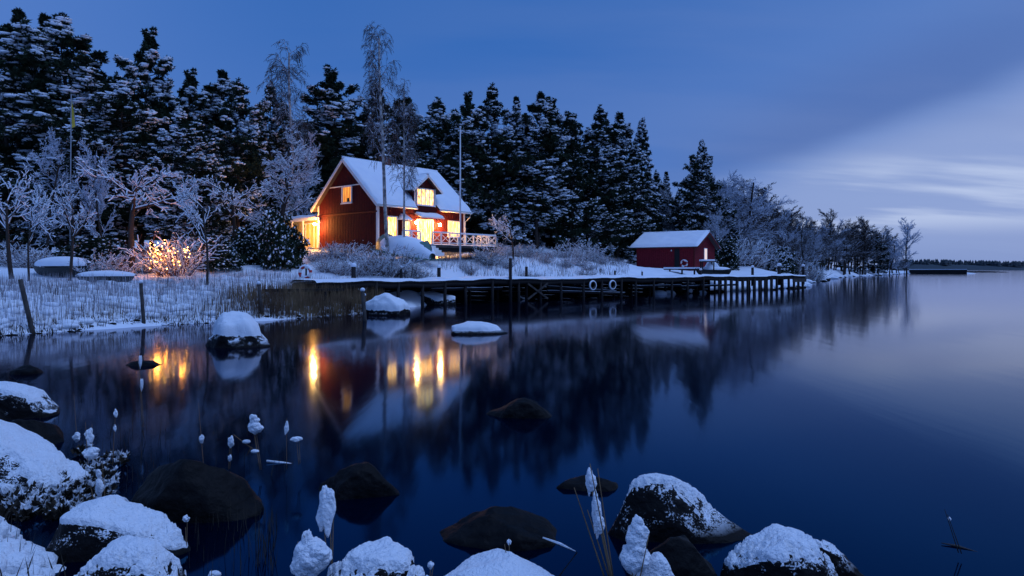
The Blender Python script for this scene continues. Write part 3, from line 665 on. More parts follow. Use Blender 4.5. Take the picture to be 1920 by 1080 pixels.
# ------------------------------------------------------------------ cottage
Z0 = 3.9; HC = (-9.84, 50.0)
hs = thing('cottage', 'red wooden cottage with snowy steep roof, white trim and glowing windows', 'house', (HC[0], HC[1], Z0), R(50))
LX, LY, EZ, SL = 9.1, 7.4, 3.35, .892; RZ = EZ+SL*LY/2
MB().box(.03, LX-.03, .03, LY-.03, -2.2, 0).build('foundation', mat('foundation_stone', (.16,.15,.15), .9, .5), hs)
wv = [(0,0,0),(LX,0,0),(LX,LY,0),(0,LY,0),(0,0,EZ),(LX,0,EZ),(LX,LY,EZ),(0,LY,EZ),(0,LY/2,RZ),(LX,LY/2,RZ)]
MB().add(wv, [(0,1,5,4),(2,3,7,6),(0,4,8,7,3),(1,2,6,9,5)]).build('wall', FALU, hs)
b = MB()
x = .12
while x < LX: b.box(x, x+.05, -.024, -.001, .02, EZ-.02); x += .2
y = .12
while y < LY:
    zt = EZ+SL*(LY/2-abs(y-LY/2))-.12; b.box(-.024, -.001, y, y+.05, .02, 2.44); b.box(-.024, -.001, y, y+.05, 2.6, zt); y += .2
tag(b.build('cladding_batten', FALU, hs), kind='stuff')
MB().box(-.06, 0, -.0, LY, 2.46, 2.58).build('belt_board', FALU, hs)
MB().box(-.05, -.001, 1.35, 6.05, 4.62, 4.70).build('gable_board', WHITE, hs)
for (cx_, cy_) in ((0,0),(LX,0),(0,LY)):
    MB().box(cx_-.05 if cx_ == 0 else cx_-.12, cx_+.12 if cx_ == 0 else cx_+.05, cy_-.05 if cy_ == 0 else cy_-.12, cy_+.12 if cy_ == 0 else cy_+.05, 0, EZ-.02).build('corner_board', WHITE, hs)
XO = .4; OV = .45; DX0, DX1 = 3.45, 5.85
def rz_(y): return EZ+SL*(y if y <= LY/2 else LY-y)+.06
def roofpiece(x0, x1, y0, y1, nm='roof'):
    m = MB(); T = .14; v = [(x0,y0,rz_(y0)),(x1,y0,rz_(y0)),(x1,y1,rz_(y1)),(x0,y1,rz_(y1))]; v += [(a_,b_,c_-T) for a_,b_,c_ in v]
    m.add(v, [(0,1,2,3),(7,6,5,4),(0,4,5,1),(1,5,6,2),(2,6,7,3),(3,7,4,0)]); return m.build(nm, ROOFM, hs)
for x0, x1, y0, y1 in ((-XO, DX0, -OV, LY/2), (DX1, LX+XO, -OV, LY/2), (DX0, DX1, .12, LY/2), (-XO, LX+XO, LY+OV, LY/2)):
    rf = roofpiece(x0, x1, y0, y1)
    slab_snow('roof_snow', rf, (x0-.03, y0+(-.04 if y0 < 0 else 0), rz_(y0)), (x1+.03, y0+(-.04 if y0 < 0 else 0), rz_(y0)), (x1+.03, y1, rz_(y1)), (x0-.03, y1, rz_(y1)), .24 if y0 != .12 else .2, seed=int(x0*3+9))
MB().tube([(-XO, LY/2, RZ+.14), (LX+XO, LY/2, RZ+.14)], .12, 8).build('ridge_snow', SNOW, hs, True)
for s in (0, 1):   # barge boards on the gable, white
    ya, yb = (-OV, LY/2) if s == 0 else (LY+OV, LY/2)
    MB().bar((-XO-.02, ya, rz_(ya)-.10), (-XO-.02, yb, rz_(yb)-.10), .05, .22).build('barge_board', WHITE, hs)
    MB().bar((LX+XO+.02, ya, rz_(ya)-.10), (LX+XO+.02, yb, rz_(yb)-.10), .05, .22).build('barge_board', WHITE, hs)
for x0, x1 in ((-XO, DX0), (DX1, LX+XO)):
    MB().tube([(x0, -OV-.06, rz_(-OV)-.10), (x1, -OV-.06, rz_(-OV)-.10)], .07, 8).build('gutter', WHITE, hs, True)
MB().tube([(LX+.3, -OV-.02, rz_(-OV)-.16), (LX+.25, -OV+.05, 2.55), (LX+.02, -.09, 2.2), (LX+.02, -.09, .1)], .045, 8).build('drainpipe', WHITE, hs, True)
ch = MB().box(3.45, 4.15, LY/2-.3, LY/2+.4, 6.0, 7.35).build('chimney', BRICKM, hs)
MB().box(3.40, 4.20, LY/2-.35, LY/2+.45, 7.30, 7.42).build('chimney_cap', ROOFM, ch); 
slab_snow('cap_snow', ch, (3.40,LY/2-.35,7.42), (4.20,LY/2-.35,7.42), (4.20,LY/2+.45,7.42), (3.40,LY/2+.45,7.42), .16, 3, 12, 12)
# dormer
DM = thing('dormer', None, 'x') if False else None
dz0, dz1, dap, dxm = 2.9, 4.62, 5.62, 4.65
dw = MB().add([(3.55,-.03,dz0),(5.75,-.03,dz0),(5.75,-.03,dz1),(dxm,-.03,5.42),(3.55,-.03,dz1),(3.55,2.4,dz0),(5.75,2.4,dz0),(5.75,2.4,dz1),(dxm,2.4,5.42),(3.55,2.4,dz1)],
         [(0,1,2,3,4),(0,4,9,5),(1,6,7,2)]).build('dormer', FALU, hs)
for s in (-1, 1):
    e = 1.55*s; ze = 4.36; v = [(dxm, -.42, dap), (dxm+e, -.42, ze), (dxm+e, 1.6, ze), (dxm, 2.75, dap)]; v += [(a_, b_, c_-.10) for a_, b_, c_ in v]
    MB().add(v, [(0,1,2,3),(7,6,5,4),(0,4,5,1),(1,5,6,2),(2,6,7,3),(3,7,4,0)]).build('dormer_roof', ROOFM, dw)
    slab_snow('dormer_snow', dw, (dxm+e*1.02, -.45, ze), (dxm+e*1.02, 1.7, ze), (dxm, 2.8, dap), (dxm, -.45, dap), .20, 5+s, 24, 16)
    MB().bar((dxm, -.44, dap-.07), (dxm+e, -.44, ze-.07), .05, .15).build('dormer_barge_board', WHITE, dw)
MB().tube([(dxm, -.44, dap+.11), (dxm, 2.8, dap+.11)], .10, 8).build('dormer_ridge_snow', SNOW, dw, True)
for xx in (3.53, 5.68): MB().box(xx, xx+.1, -.07, -.031, dz0+.3, dz1+.0).build('dormer_corner_board', WHITE, dw)
def window(parent, x0, x1, z0, z1, face='y', off=0, cols=2, rows=2, pane=WIN, fr=.09, sill=True, name='window'):
    """face 'y': on the long facade (plane y=off, outwards -y); 'x': on the gable (plane x=off, outwards -x)"""
    T = (lambda a, d, z: (a, off-d, z)) if face == 'y' else (lambda a, d, z: (off-d, a, z))
    def bx(m, a0, a1, d0, d1, c0, c1):
        p, q = T(a0, d0, c0), T(a1, d1, c1); m.box(min(p[0],q[0]), max(p[0],q[0]), min(p[1],q[1]), max(p[1],q[1]), c0, c1)
    m = MB(); bx(m, x0-fr, x0, .002, .09, z0-fr, z1+fr); bx(m, x1, x1+fr, .002, .09, z0-fr, z1+fr); bx(m, x0, x1, .002, .088, z1, z1+fr); bx(m, x0, x1, .002, .088, z0-fr, z0)
    o = m.build(name, WHITE, parent)
    m = MB()
    for k in range(1, cols): xx = x0+(x1-x0)*k/cols; bx(m, xx-.03, xx+.03, .03, .075, z0, z1)
    for k in range(1, rows): zz = z0+(z1-z0)*k/rows; bx(m, x0, x1, .035, .07, zz-.018, zz+.018)
    if m.v: m.build('muntin', WHITE, o)
    for i in range(cols):
        for j in range(rows):
            m = MB(); a0, a1 = x0+(x1-x0)*i/cols, x0+(x1-x0)*(i+1)/cols; c0, c1 = z0+(z1-z0)*j/rows, z0+(z1-z0)*(j+1)/rows
            p = [T(a0+.002, .022, c0+.002), T(a1-.002, .022, c0+.002), T(a1-.002, .022, c1-.002), T(a0+.002, .022, c1-.002)]; m.add(p, [(0,1,2,3)]).build('pane', pane, o)
    if sill: m = MB(); bx(m, x0-fr-.03, x1+fr+.03, .09, .15, z0-fr-.02, z0-fr+.05); m.build('sill_snow', SNOW, o)
    return o
window(dw, 3.80, 5.50, 3.32, 4.50, off=-.03, cols=4, rows=2)
w_ = window(hs, 3.10, 4.15, 3.42, 4.55, 'x', 0, 1, 1, WINA, fr=.13)
w_['label'] = 'amber window high in the gable'
MB().box(-.05, -.026, 3.35, 3.62, 3.43, 3.72).build('window_ornament', GRASSD, w_)
window(hs, .85, 1.75, .55, 2.15, cols=2, rows=2, pane=WINW)
window(hs, 7.25, 8.5, .95, 2.15, cols=3, rows=2, pane=WINW)
# little bay with lit windows and a snow cap
bay = MB().add([(2.05,0,0),(2.12,-.3,0),(2.8,-.3,0),(2.85,0,0),(2.05,0,2.0),(2.12,-.3,2.0),(2.8,-.3,2.0),(2.85,0,2.0)], [(0,1,5,4),(1,2,6,5),(2,3,7,6)]).build('bay', FALU, hs)
window(bay, 2.2, 2.72, .6, 1.85, off=-.3, cols=2, rows=2, pane=WINW, sill=False)
MB().add([(1.85,0,2.0),(1.9,-.6,2.0),(2.95,-.6,2.0),(3.0,0,2.0),(2.2,0,2.5),(2.7,0,2.5)], [(0,1,4),(1,2,5,4),(2,3,5),(0,3,2,1)]).build('bay_roof', SNOW, bay)
# glazed double door, canopy
dr = window(hs, 3.95, 5.45, .12, 2.1, cols=2, rows=3, pane=WINW, name='door', sill=False)
MB().add([(3.6,-.002,2.62),(5.9,-.002,2.62),(6.0,-.85,2.3),(3.5,-.85,2.3),(3.6,-.002,2.54),(5.9,-.002,2.54),(6.0,-.85,2.22),(3.5,-.85,2.22)], [(0,3,2,1),(4,5,6,7),(3,7,6,2),(0,4,7,3),(1,2,6,5)]).build('canopy', WHITE, hs)
slab_snow('canopy_snow', hs, (3.5,-.88,2.305), (6.0,-.88,2.305), (5.9,-.01,2.62), (3.6,-.01,2.62), .16, 8, 24, 10)
def wall_lamp(x, z, off, energy, label, face='y', px_=None):
    p = (x, -.34, z) if face == 'y' else (-.55, x, z)
    root = bpy.data.objects.new('wall_lamp', None); col.objects.link(root); root.parent = hs; root.location = p
    dir_ = (0, .34, 0) if face == 'y' else (.54, 0, 0)
    MB().bar((0,0,.13), (dir_[0], dir_[1], .13), .025).build('bracket', METAL, root)
    MB().tube([(0,0,.10),(0,0,.16)], [.10,.02], 8).build('lamp_shade', METAL, root, True)
    link('bulb', npmesh('bulb', IV2*.11, IF2, BULB, True), root)
    li = bpy.data.lights.new('lamp_light', 'POINT'); li.energy = energy; li.color = (1, .40, .07); li.shadow_soft_size = .06
    lo = bpy.data.objects.new('lamp_light', li); col.objects.link(lo); lo.parent = root; lo.location = (dir_[0]*-.35, dir_[1]*-.35, -.05)
wall_lamp(3.50, 1.85, 0, 260, ''); wall_lamp(5.98, 1.80, 0, 330, ''); wall_lamp(7.15, 1.85, 0, 620, '', 'x')
# annex
an = thing('annex', 'low flat-roofed annex with ochre boards lit by the corner lamp', 'building', (HC[0], HC[1], Z0), R(50))
MB().box(.6, 4.6, LY+.004, 14.6, -1.5, 2.25).build('wall', OCHRE, an)
b = MB(); y = LY+.15
while y < 14.5: b.box(.575, .598, y, y+.05, 0, 2.2); y += .22
tag(b.build('cladding_batten', OCHRE, an), kind='stuff')
MB().box(-.1, 5.0, LY+.03, 15.0, 2.26, 2.44).build('roof', WHITE, an)
slab_snow('roof_snow', an, (-.13,LY+.03,2.44), (5.0,LY+.03,2.44), (5.0,15.0,2.44), (-.13,15.0,2.44), .26, 4)
for yy in (LY+2.2, 11.2, 14.7): MB().box(-.02, .1, yy, yy+.12, -1, 2.26).build('post', WHITE, an)
window(an, LY+.35, LY+.95, .1, 1.95, 'x', .6, 1, 3, WIN, name='door', sill=False)
window(an, LY+1.5, LY+2.6, .1, 2.0, 'x', .6, 2, 1, WINA, name='window', sill=False)
li = bpy.data.lights.new('annex_light', 'POINT'); li.energy = 22; li.color = (1, .45, .1); li.shadow_soft_size = .06
lo = bpy.data.objects.new('annex_light', li); col.objects.link(lo); lo.parent = an; lo.location = (.2, 14.2, 1.8)
link('bulb', npmesh('bulb', IV2*.06, IF2, BULB, True), an, (.2, 14.2, 1.95))
# porch deck with crossed white railing
po = thing('porch', 'white railed wooden porch with crossed balusters along the cottage front', 'porch', (HC[0], HC[1], Z0+.12), R(50))
MB().box(-.2, 9.8, -3.0, -.75, -.22, -.04).build('deck', WOOD, po); MB().box(-.15, 9.75, -2.8, -.8, -.5, -.22).build('underside_shade_box', WOODD, po)  # dark box below the deck stands in for the shade under the porch
slab_snow('deck_snow', po, (-.2,-3.0,-.04), (9.8,-3.0,-.04), (9.8,-.75,-.04), (-.2,-.75,-.04), .07, 6)
def rail(x0, x1, y, n, ax='x'):
    pt = (lambda a, z: (a, y, z)) if ax == 'x' else (lambda a, z: (y, a, z))
    MB().bar(pt(x0, .86), pt(x1, .86), .09, .07).build('handrail', WHITE, po); MB().bar(pt(x0, .12), pt(x1, .12), .06, .07).build('bottom_rail', WHITE, po)
    MB().bar(pt(x0, .92), pt(x1, .92), .09, .05).build('rail_snow', SNOW, po)
    for k in range(n+1):
        a = x0+(x1-x0)*k/n; MB().bar(pt(a, -.04), pt(a, .83), .09, .09).build('rail_post', WHITE, po)
        if k < n:
            c_ = x0+(x1-x0)*(k+1)/n; MB().bar(pt(a+.05*(1 if x1 > x0 else -1), .17), pt(c_, .80), .05, .035).build('cross_brace', WHITE, po); MB().bar(pt(a, .80), pt(c_, .17), .05, .03).build('cross_brace', WHITE, po)
rail(-.15, 1.5, -2.95, 2); rail(2.7, 9.75, -2.95, 8); rail(-2.95, -.9, 9.75, 2, 'y')
for k in range(4): MB().box(1.55, 2.65, -3.05-.3*(k+1), -3.05-.3*k, -.22-.17*(k+1), -.08-.17*k-.05).build('step', WHITE, po)

# ------------------------------------------------------------------ boathouse
SA = math.atan2(-.56, .83)  # local x along the front towards the right corner
bh = thing('boathouse', 'dark red boathouse with snowy roof behind the dock', 'boathouse', (20.84, 78, 2.05), R(-34))
# local: x from -7.1 (left) to 0 (right corner), y 0 (front) to 7.4 (back)
BE, BS, BW = 2.85, .43, 7.4
wv = [(-7.1,0,0),(0,0,0),(0,BW,0),(-7.1,BW,0),(-7.1,0,BE),(0,0,BE),(0,BW,BE),(-7.1,BW,BE),(-7.1,BW/2,BE+BS*BW/2),(0,BW/2,BE+BS*BW/2)]
MB().add([(a_,b_,c_-1.0 if c_ == 0 else c_) for a_,b_,c_ in wv], [(0,1,5,4),(2,3,7,6),(0,4,8,7,3),(1,2,6,9,5)]).build('wall', FALUB, bh)
b = MB(); x = -7.0
while x < 0: b.box(x, x+.05, -.022, -.001, -.2, BE-.02); x += .24
y = .1
while y < BW: b.box(.001, .022, y, y+.05, -.2, BE+BS*(BW/2-abs(y-BW/2))-.05); y += .24
tag(b.build('cladding_batten', FALUB, bh), kind='stuff')
for s in (0, 1):
    ya, yb = (-.5, BW/2) if s == 0 else (BW+.5, BW/2); za = BE+.05+BS*(-.5); zb = BE+.05+BS*BW/2
    v = [(-7.8,ya,za),(.55,ya,za),(.55,yb,zb),(-7.8,yb,zb)]; v += [(a_,b_,c_-.1) for a_,b_,c_ in v]
    rf = MB().add(v, [(0,1,2,3),(7,6,5,4),(0,4,5,1),(1,5,6,2),(2,6,7,3),(3,7,4,0)]).build('roof', ROOFM, bh)
    slab_snow('roof_snow', rf, (-7.85,ya*1.05,za), (.58,ya*1.05,za), (.58,yb,zb), (-7.85,yb,zb), .27, 11+s, 40, 20)
    MB().bar((.57, ya, za-.09), (.57, yb, zb-.09), .04, .2).build('barge_board', FALUD, bh)
MB().tube([(-7.8, BW/2, BE+BS*BW/2+.16), (.55, BW/2, BE+BS*BW/2+.16)], .14, 8).build('ridge_snow', SNOW, bh, True)
MB().box(-2.35, -1.75, -.04, -.002, -.1, 2.5).build('doorway_shade_panel', DOORSHADE, bh); MB().box(-2.42, -2.35, -.06, -.002, -.1, 2.55).build('door_post', FALUD, bh)  # no opening here: flat dark panel painted as the shade in the doorway
MB().box(-.12, .05, -.05, .12, -.1, BE-.05).build('corner_board', FALUD, bh)
f_ = MB().box(.002, .07, 3.3, 4.35, 1.1, 2.6).build('window', WHITE, bh); MB().box(.071, .075, 3.38, 4.27, 1.18, 2.52).build('pane', WINP, f_)
MB().bar((-2.7,-.1,2.35), (-2.7,0,2.35), .06).build('lamp_arm', METAL, bh); MB().tube([(-2.7,-.12,2.2),(-2.7,-.12,2.4)], [.09,.05], 8).build('lamp_housing', WHITE, bh, True)
def ring(name, loc, rz, Rr, r, label, cat, stripe=False, snow=True, body=REDP, tilt=0):
    o = thing(name, label, cat, loc, rz); o.rotation_euler = (tilt, 0, rz)
    if stripe:
        for k in range(4):
            MB().torus((0,0,0), Rr, r, 5, 8, a0=k*math.pi/2, a1=k*math.pi/2+math.pi/4).build('red_band', body, o, True)
            MB().torus((0,0,0), Rr, r*.99, 5, 8, a0=k*math.pi/2+math.pi/4, a1=(k+1)*math.pi/2).build('white_band', WHITE, o, True)
    else: MB().torus((0,0,0), Rr, r, 24, 8).build('ring', body, o, True)
    if snow: MB().torus((0,-.01,r*.6), Rr+r*.1, r*.85, 16, 8, a0=.25, a1=math.pi-.25).build('snow_cap', SNOW, o, True)
    if snow: MB().torus((0,-.01,r*.7), Rr-r*.1, r*.7, 8, 8, a0=math.pi+.7, a1=2*math.pi-.7).build('snow_rim', SNOW, o, True)
    return o
Mb = Matrix.Translation((20.84,78,2.05))@Matrix.Rotation(R(-34), 4, 'Z')
ring('lifebuoy', Mb@Vector((-1.15,-.14,.75)), R(-34), .36, .09, 'red and white lifebuoy hanging on the boathouse front wall', 'lifebuoy', True)

# ------------------------------------------------------------------ dock
DZ = 1.50; DP = [Vector((-9.6,33.2)), Vector((-6.2,38.4)), Vector((-2.1,43.5)), Vector((.8,45.8)), Vector((14,56.5)), Vector((29.2,68.0))]
DWd = [1.6, 2.0, 2.4, 2.6, 2.6, 2.6]
dk = thing('dock', 'long snow-covered timber dock on dark pilings along the shore', 'dock', (0,0,0))
def dside(i):
    a = DP[max(i-1,0)]; b = DP[min(i+1,len(DP)-1)]; t_ = (b-a).normalized(); return Vector((-t_.y, t_.x))
acc = [0]
for i in range(1, len(DP)): acc.append(acc[-1]+(DP[i]-DP[i-1]).length)
def dpt(s):
    for i in range(1, len(DP)):
        if s <= acc[i] or i == len(DP)-1:
            t_ = (s-acc[i-1])/(acc[i]-acc[i-1]); return DP[i-1].lerp(DP[i], t_), dside(i-1).lerp(dside(i), t_).normalized(), DWd[i-1]+(DWd[i]-DWd[i-1])*t_
TOT = acc[-1]
def sag(s): return .05*math.sin(s*.55)+.03*math.sin(s*1.9+1)
def strip(name, off0, off1, z0, z1, m, parent, ns=160, s0=0, s1=None):
    s1 = s1 or TOT; v = []; f = []
    for i in range(ns+1):
        s = s0+(s1-s0)*i/ns; p, n, wd = dpt(s); g = sag(s)
        for o_, z in ((off0(wd), z0+g), (off1(wd), z0+g), (off1(wd), z1+g), (off0(wd), z1+g)): v.append((p.x+n.x*o_, p.y+n.y*o_, z))
        if i: b = 4*i; f += [(b-4+k, b-4+(k+1)%4, b+(k+1)%4, b+k) for k in range(4)]
    f += [(0,3,2,1), (4*ns, 4*ns+1, 4*ns+2, 4*ns+3)]
    return link(name, npmesh(name, v, f, m), parent)
strip('edge_beam', lambda w: -.06, lambda w: .10, DZ-.36, DZ-.07, WOODD, dk)
strip('rear_beam', lambda w: w-.1, lambda w: w+.06, DZ-.34, DZ-.07, WOODD, dk)
for k in range(5): strip('under_dock_shade', lambda w: w*.93, lambda w: w*.93+.2, -.25+.29*k, -.25+.29*k+.28, SHADEM, dk, 120, 5.5, TOT-12)  # dark timbers added at the rear so the space below the deck looks shaded
# planks
pk = None
s = .1
dkp = []
me_pl = None
while s < TOT-.05:
    p, n, wd = dpt(s); 
    if me_pl is None: me_pl = MB().box(0, 1, -.088, .088, -.06, 0).build('plank', WOOD, dk); first = me_pl; pm = me_pl.data; o = me_pl
    else: o = link('plank', pm, dk)
    o.location = (p.x-n.x*.12, p.y-n.y*.12, DZ-.005+sag(s)); o.rotation_euler = (0, 0, math.atan2(n.y, n.x)+random.uniform(-.01, .01)); o.scale = (wd+.26+random.uniform(-.05, .08), 1, 1)
    s += .215
# rounded snow cover
ns, nc = 420, 14; v = []
for i in range(ns+1):
    s = TOT*i/ns; p, n, wd = dpt(s); th = .13*(1+.25*math.sin(s*1.3)+.15*math.sin(s*3.7))
    for k in range(nc+1):
        u = k/nc; e = min(u, 1-u)*wd; o_ = -.16+u*(wd+.34); hh = th*math.sqrt(min(1, e/.16))
        x, y = p.x+n.x*o_, p.y+n.y*o_; v.append((x, y, DZ+sag(s)+.0+hh))
v = np.array(v); v[:,2] += .035*fbm(v*np.array([2.,2.,0]), 3, 77)*1.0
v[:,2] = np.maximum(v[:,2], DZ-.02)
ii = np.arange(ns*nc); r_, c_ = ii//nc, ii%nc; b_ = r_*(nc+1)+c_
link('snow_cover', npmesh('snow_cover', v, np.stack([b_, b_+nc+1, b_+nc+2, b_+1], 1), SNOW, True), dk)
def post(parent, x, y, z0, z1, r=.09, m=WOODD, dxy=(0,0), nm='piling', cap=False):
    o = MB().tube([(x, y, z0), (x+dxy[0]*.5, y+dxy[1]*.5, (z0+z1)/2), (x+dxy[0], y+dxy[1], z1)], [r*1.05, r, r*.95], 8).build(nm, m, parent, True)
    if cap:
        vv, ff = IV2*np.array([r*1.25, r*1.25, r*1.1])+np.array([x+dxy[0], y+dxy[1], z1+r*.4]), IF2; link('snow_cap', npmesh('snow_cap', vv, ff, SNOW, True), o)
    return o
s = 2.0
while s < TOT:
    p, n, wd = dpt(s); px = 960+p.x/p.y*FPX
    post(dk, p.x, p.y, -1.2, DZ-.07+sag(s), .10 if px < 1350 else .13, dxy=(random.uniform(-.06,.06), 0))
    if s > 7: post(dk, p.x+n.x*wd*.9, p.y+n.y*wd*.9, -1.2, DZ-.07+sag(s), .10)
    s += random.uniform(1.7, 2.3) if px < 1345 else random.uniform(.75, 1.05)
# lower stringers, ramps and crossed brace
def onb(px, Y, z): return (atx(px, Y), Y, z)
q1, n1, _ = dpt(16.8); q2, n2, _ = dpt(18.6)
MB().bar((q1.x, q1.y-.12, .15), (q2.x, q2.y-.12, DZ-.3), .07, .12).build('cross_brace', WOOD, dk); MB().bar((q1.x, q1.y-.2, DZ-.3), (q2.x, q2.y-.2, .15), .07, .12).build('cross_brace', WOOD, dk)
for (sa, za, sb, zb) in ((19, .95, 26, .45), (19, .62, 27, .30), (28, .8, 34, .8), (34, .7, 42, .75), (9, .95, 15, .9)):
    a, na, _ = dpt(sa); b2, nb2, _ = dpt(sb); q = MB().bar((a.x+na.x*.5, a.y+na.y*.5, za), (b2.x+nb2.x*.5, b2.y+nb2.y*.5, zb), .10, .14).build('stringer', WOODD, dk)
    MB().bar((a.x+na.x*.45, a.y+na.y*.45, za+.09), (b2.x+nb2.x*.45, b2.y+nb2.y*.45, zb+.09), .10, .03).build('stringer_snow', SNOW, q)
a, na, _ = dpt(TOT-2.4); b2, nb2, _ = dpt(TOT)
MB().bar((a.x-na.x*.1, a.y-na.y*.1, DZ-.42), (b2.x-nb2.x*.1, b2.y-nb2.y*.1, DZ-.42), .08, .34).build('end_plank', WOOD, dk)
# mooring posts standing through the dock
for px, Y, pyt, r, lb in [(957, 44.9, 484, .11, 'tallest dark mooring post on the dock beside the crossed brace'), (987, 46.6, 500, .10, 'shorter mooring post just right of the tallest one'),
        (663, 37.5, 499, .13, 'snow-capped mooring post in front of the bushes, left of the birches'), (752, 42.5, 502, .10, 'slim snow-capped mooring post below the birches'), (823, 44.2, 501, .12, 'snow-capped mooring post at the foot of the porch slope'),
        (1153, 53.5, 507, .08, 'small mooring stub above the right hanging tyre'), (1204, 55.5, 509, .07, 'small mooring stub left of the boathouse door'), (1314, 58.6, 506, .10, 'snow-capped mooring post before the snowed-in motorboat'),
        (1411, 63.8, 501, .13, 'snow-capped mooring post near the outer end of the dock'), (1461, 66.5, 498, .18, 'stout double mooring post near the dock tip'), (1506, 69.3, 499, .14, 'stout mooring post at the very tip of the dock')]:
    m_ = thing('mooring_post', lb, 'mooring post', (atx(px, Y), Y, 0), group='mooring posts on the dock'); post(m_, 0, 0, -.8 if px in (957, 987) else .6, at(px, pyt, Y).z, r, WOODD, nm='post', cap=px not in (957, 987))
# tyres hanging from the front edge
for px, lb in ((1108, 'left of the two snow-rimmed tyres hanging from the dock'), (1144, 'right of the two snow-rimmed tyres hanging from the dock')):
    s = min((abs(960+dpt(k*.1)[0].x/dpt(k*.1)[0].y*FPX-px), k*.1) for k in range(int(TOT*10)))[1]; p, n, _ = dpt(s)
    o = ring('tyre', (p.x-n.x*.2, p.y-n.y*.2, DZ-.50), math.atan2(n.y, n.x)-math.pi/2, .27, .095, lb, 'tyre', body=RUBBER, snow=False); o['group'] = 'tyres hanging on the dock'
    MB().torus((0,-.035,0), .31, .065, 24, 6).build('snow_crust', SNOW, o, True)
    MB().bar((0,.02,.3), (0,.1,.52), .02).build('rope', WOOD, o)
# short lower jetty at left under reeds
lj = thing('low_jetty', 'low dark old jetty planks among the brown reeds', 'jetty', (0,0,0))
MB().bar(at(497, 545, 31.5), at(640, 543, 34), .6, .14).build('deck', WOODD, lj)
for px in (510, 560, 610): q = at(px, 545, 32.6); MB().tube([(q.x,q.y,-.5),(q.x,q.y,q.z-.05)], .06, 6).build('leg', WOODD, lj)
# raised plank walk in front of the boathouse
wk = thing('plank_walk', 'snow-topped plank landing in front of the boathouse', 'landing', (0,0,0))
A_, B_ = at(1247, 505, 69), at(1324, 505, 67); MB().bar(A_, B_, 1.0, .10).build('deck', WOODD, wk); MB().bar(A_+Vector((0,0,.13)), B_+Vector((0,0,.13)), 1.1, .16).build('snow_cover', SNOW, wk)
for t_ in (.1, .4, .7, .95): q = A_.lerp(B_, t_); MB().box(q.x-.07, q.x+.07, q.y-.4, q.y-.26, 1.2, q.z-.05).build('leg', WOODD, wk)

# ------------------------------------------------------------------ boats
def hull(L_, W_, D_, n=18, m=10, flip=False):
    v = []; f = []
    for i in range(n+1):
        u = i/n; x = (u-.5)*L_; bw = W_/2*(math.sin(math.pi*min(1, (u*.93+.07)))**.55) if u < .98 else W_*.02; sh = D_*(.85+.28*(2*u-1)**2)
        for k in range(m+1):
            a = math.pi*k/m; v.append((x*(1-.22*math.sin(a)**2), -math.cos(a)*bw, sh-math.sin(a)**1.25*sh if not flip else math.sin(a)**.7*sh*.95))
        if i: b = (m+1)*i; f += [(b-(m+1)+k, b-(m+1)+k+1, b+k+1, b+k) for k in range(m)]
    return v, f
def mound(L_, W_, z, h, seed, n=24, m=14, pw=.5):
    v = []; f = []
    for i in range(n+1):
        u = i/n; bw = W_/2*math.sin(math.pi*(u*.96+.02))**.5
        for k in range(m+1):
            a = math.pi*k/m; v.append(((u-.5)*L_, -math.cos(a)*bw, z+h*math.sin(a)**.6*math.sin(math.pi*(u*.96+.02))**.4))
        if i: b = (m+1)*i; f += [(b-(m+1)+k, b-(m+1)+k+1, b+k+1, b+k) for k in range(m)]
    v = np.array(v); v[:,2] += .06*h*fbm(v*2+seed, 3, seed); return v, f
b1 = thing('rowing_boat', 'dark rowing boat heaped with rounded snow by the left apple trees', 'boat', (atx(118,35.5), 35.5, H1(atx(118,35.5),35.5)-.02), R(-18))
v, f = hull(3.5, 1.5, .62); link('hull', npmesh('hull', v, f, HULL, True), b1); v, f = mound(3.5, 1.56, .60, .52, 1); link('snow_heap', npmesh('snow_heap', v, f, SNOW, True), b1)
b3 = thing('rowing_boat', 'second low boat almost buried in snow right of the dark rowing boat', 'boat', (atx(200,33.5), 33.5, H1(atx(200,33.5),33.5)-.1), R(8))
v, f = hull(2.6, 1.1, .42); link('hull', npmesh('hull', v, f, HULL, True), b3); v, f = mound(2.7, 1.2, .38, .28, 2); link('snow_heap', npmesh('snow_heap', v, f, SNOW, True), b3)
q = at(765, 475, 47.2); b2 = thing('overturned_boat', 'green-edged overturned boat under thick snow at the corner of the cottage', 'boat', (q.x-.2, q.y, 3.15), R(-38)); b2.rotation_euler = (0, R(9), R(-38))
v, f = hull(5.2, 2.3, 1.2, flip=True); link('hull', npmesh('hull', v, f, HULLG, True), b2); v, f = mound(5.25, 2.36, .12, 1.2, 3); link('snow_cover', npmesh('snow_cover', v, f, SNOW, True), b2)
MB().box(-2.5, 2.5, -1.1, 1.1, .02, .10).build('gunwale', HULLG, b2)
q = at(1352, 505, 64.5); b4 = thing('motorboat', 'small motorboat under lumpy snow beside the boathouse gable', 'boat', (q.x, q.y+2.2, 1.55), R(4))
v, f = hull(3.6, 1.4, .62); link('hull', npmesh('hull', v, f, HULL, True), b4); v, f = mound(3.3, 1.3, .55, .32, 4); link('snow_cover', npmesh('snow_cover', v, f, SNOW, True), b4)
MB().add([(-.9,-.5,.7),(.5,-.5,.7),(.5,.5,.7),(-.9,.5,.7),(-.6,-.35,1.35),(.1,-.35,1.3),(.1,.35,1.3),(-.6,.35,1.35)], [(0,1,5,4),(1,2,6,5),(2,3,7,6),(3,0,4,7),(4,5,6,7)]).build('cabin_snow', SNOW, b4, bevel=.12)
q = at(1326, 489, 66); t1 = thing('table', 'small snow-topped table in front of the boathouse window', 'table', (q.x, q.y, 1.6)); MB().box(-.65,.65,-.4,.4,1.25,1.33).build('tabletop', WOODD, t1); MB().box(-.68,.68,-.42,.42,1.331,1.5).build('snow_cover', SNOW, t1, bevel=.06)
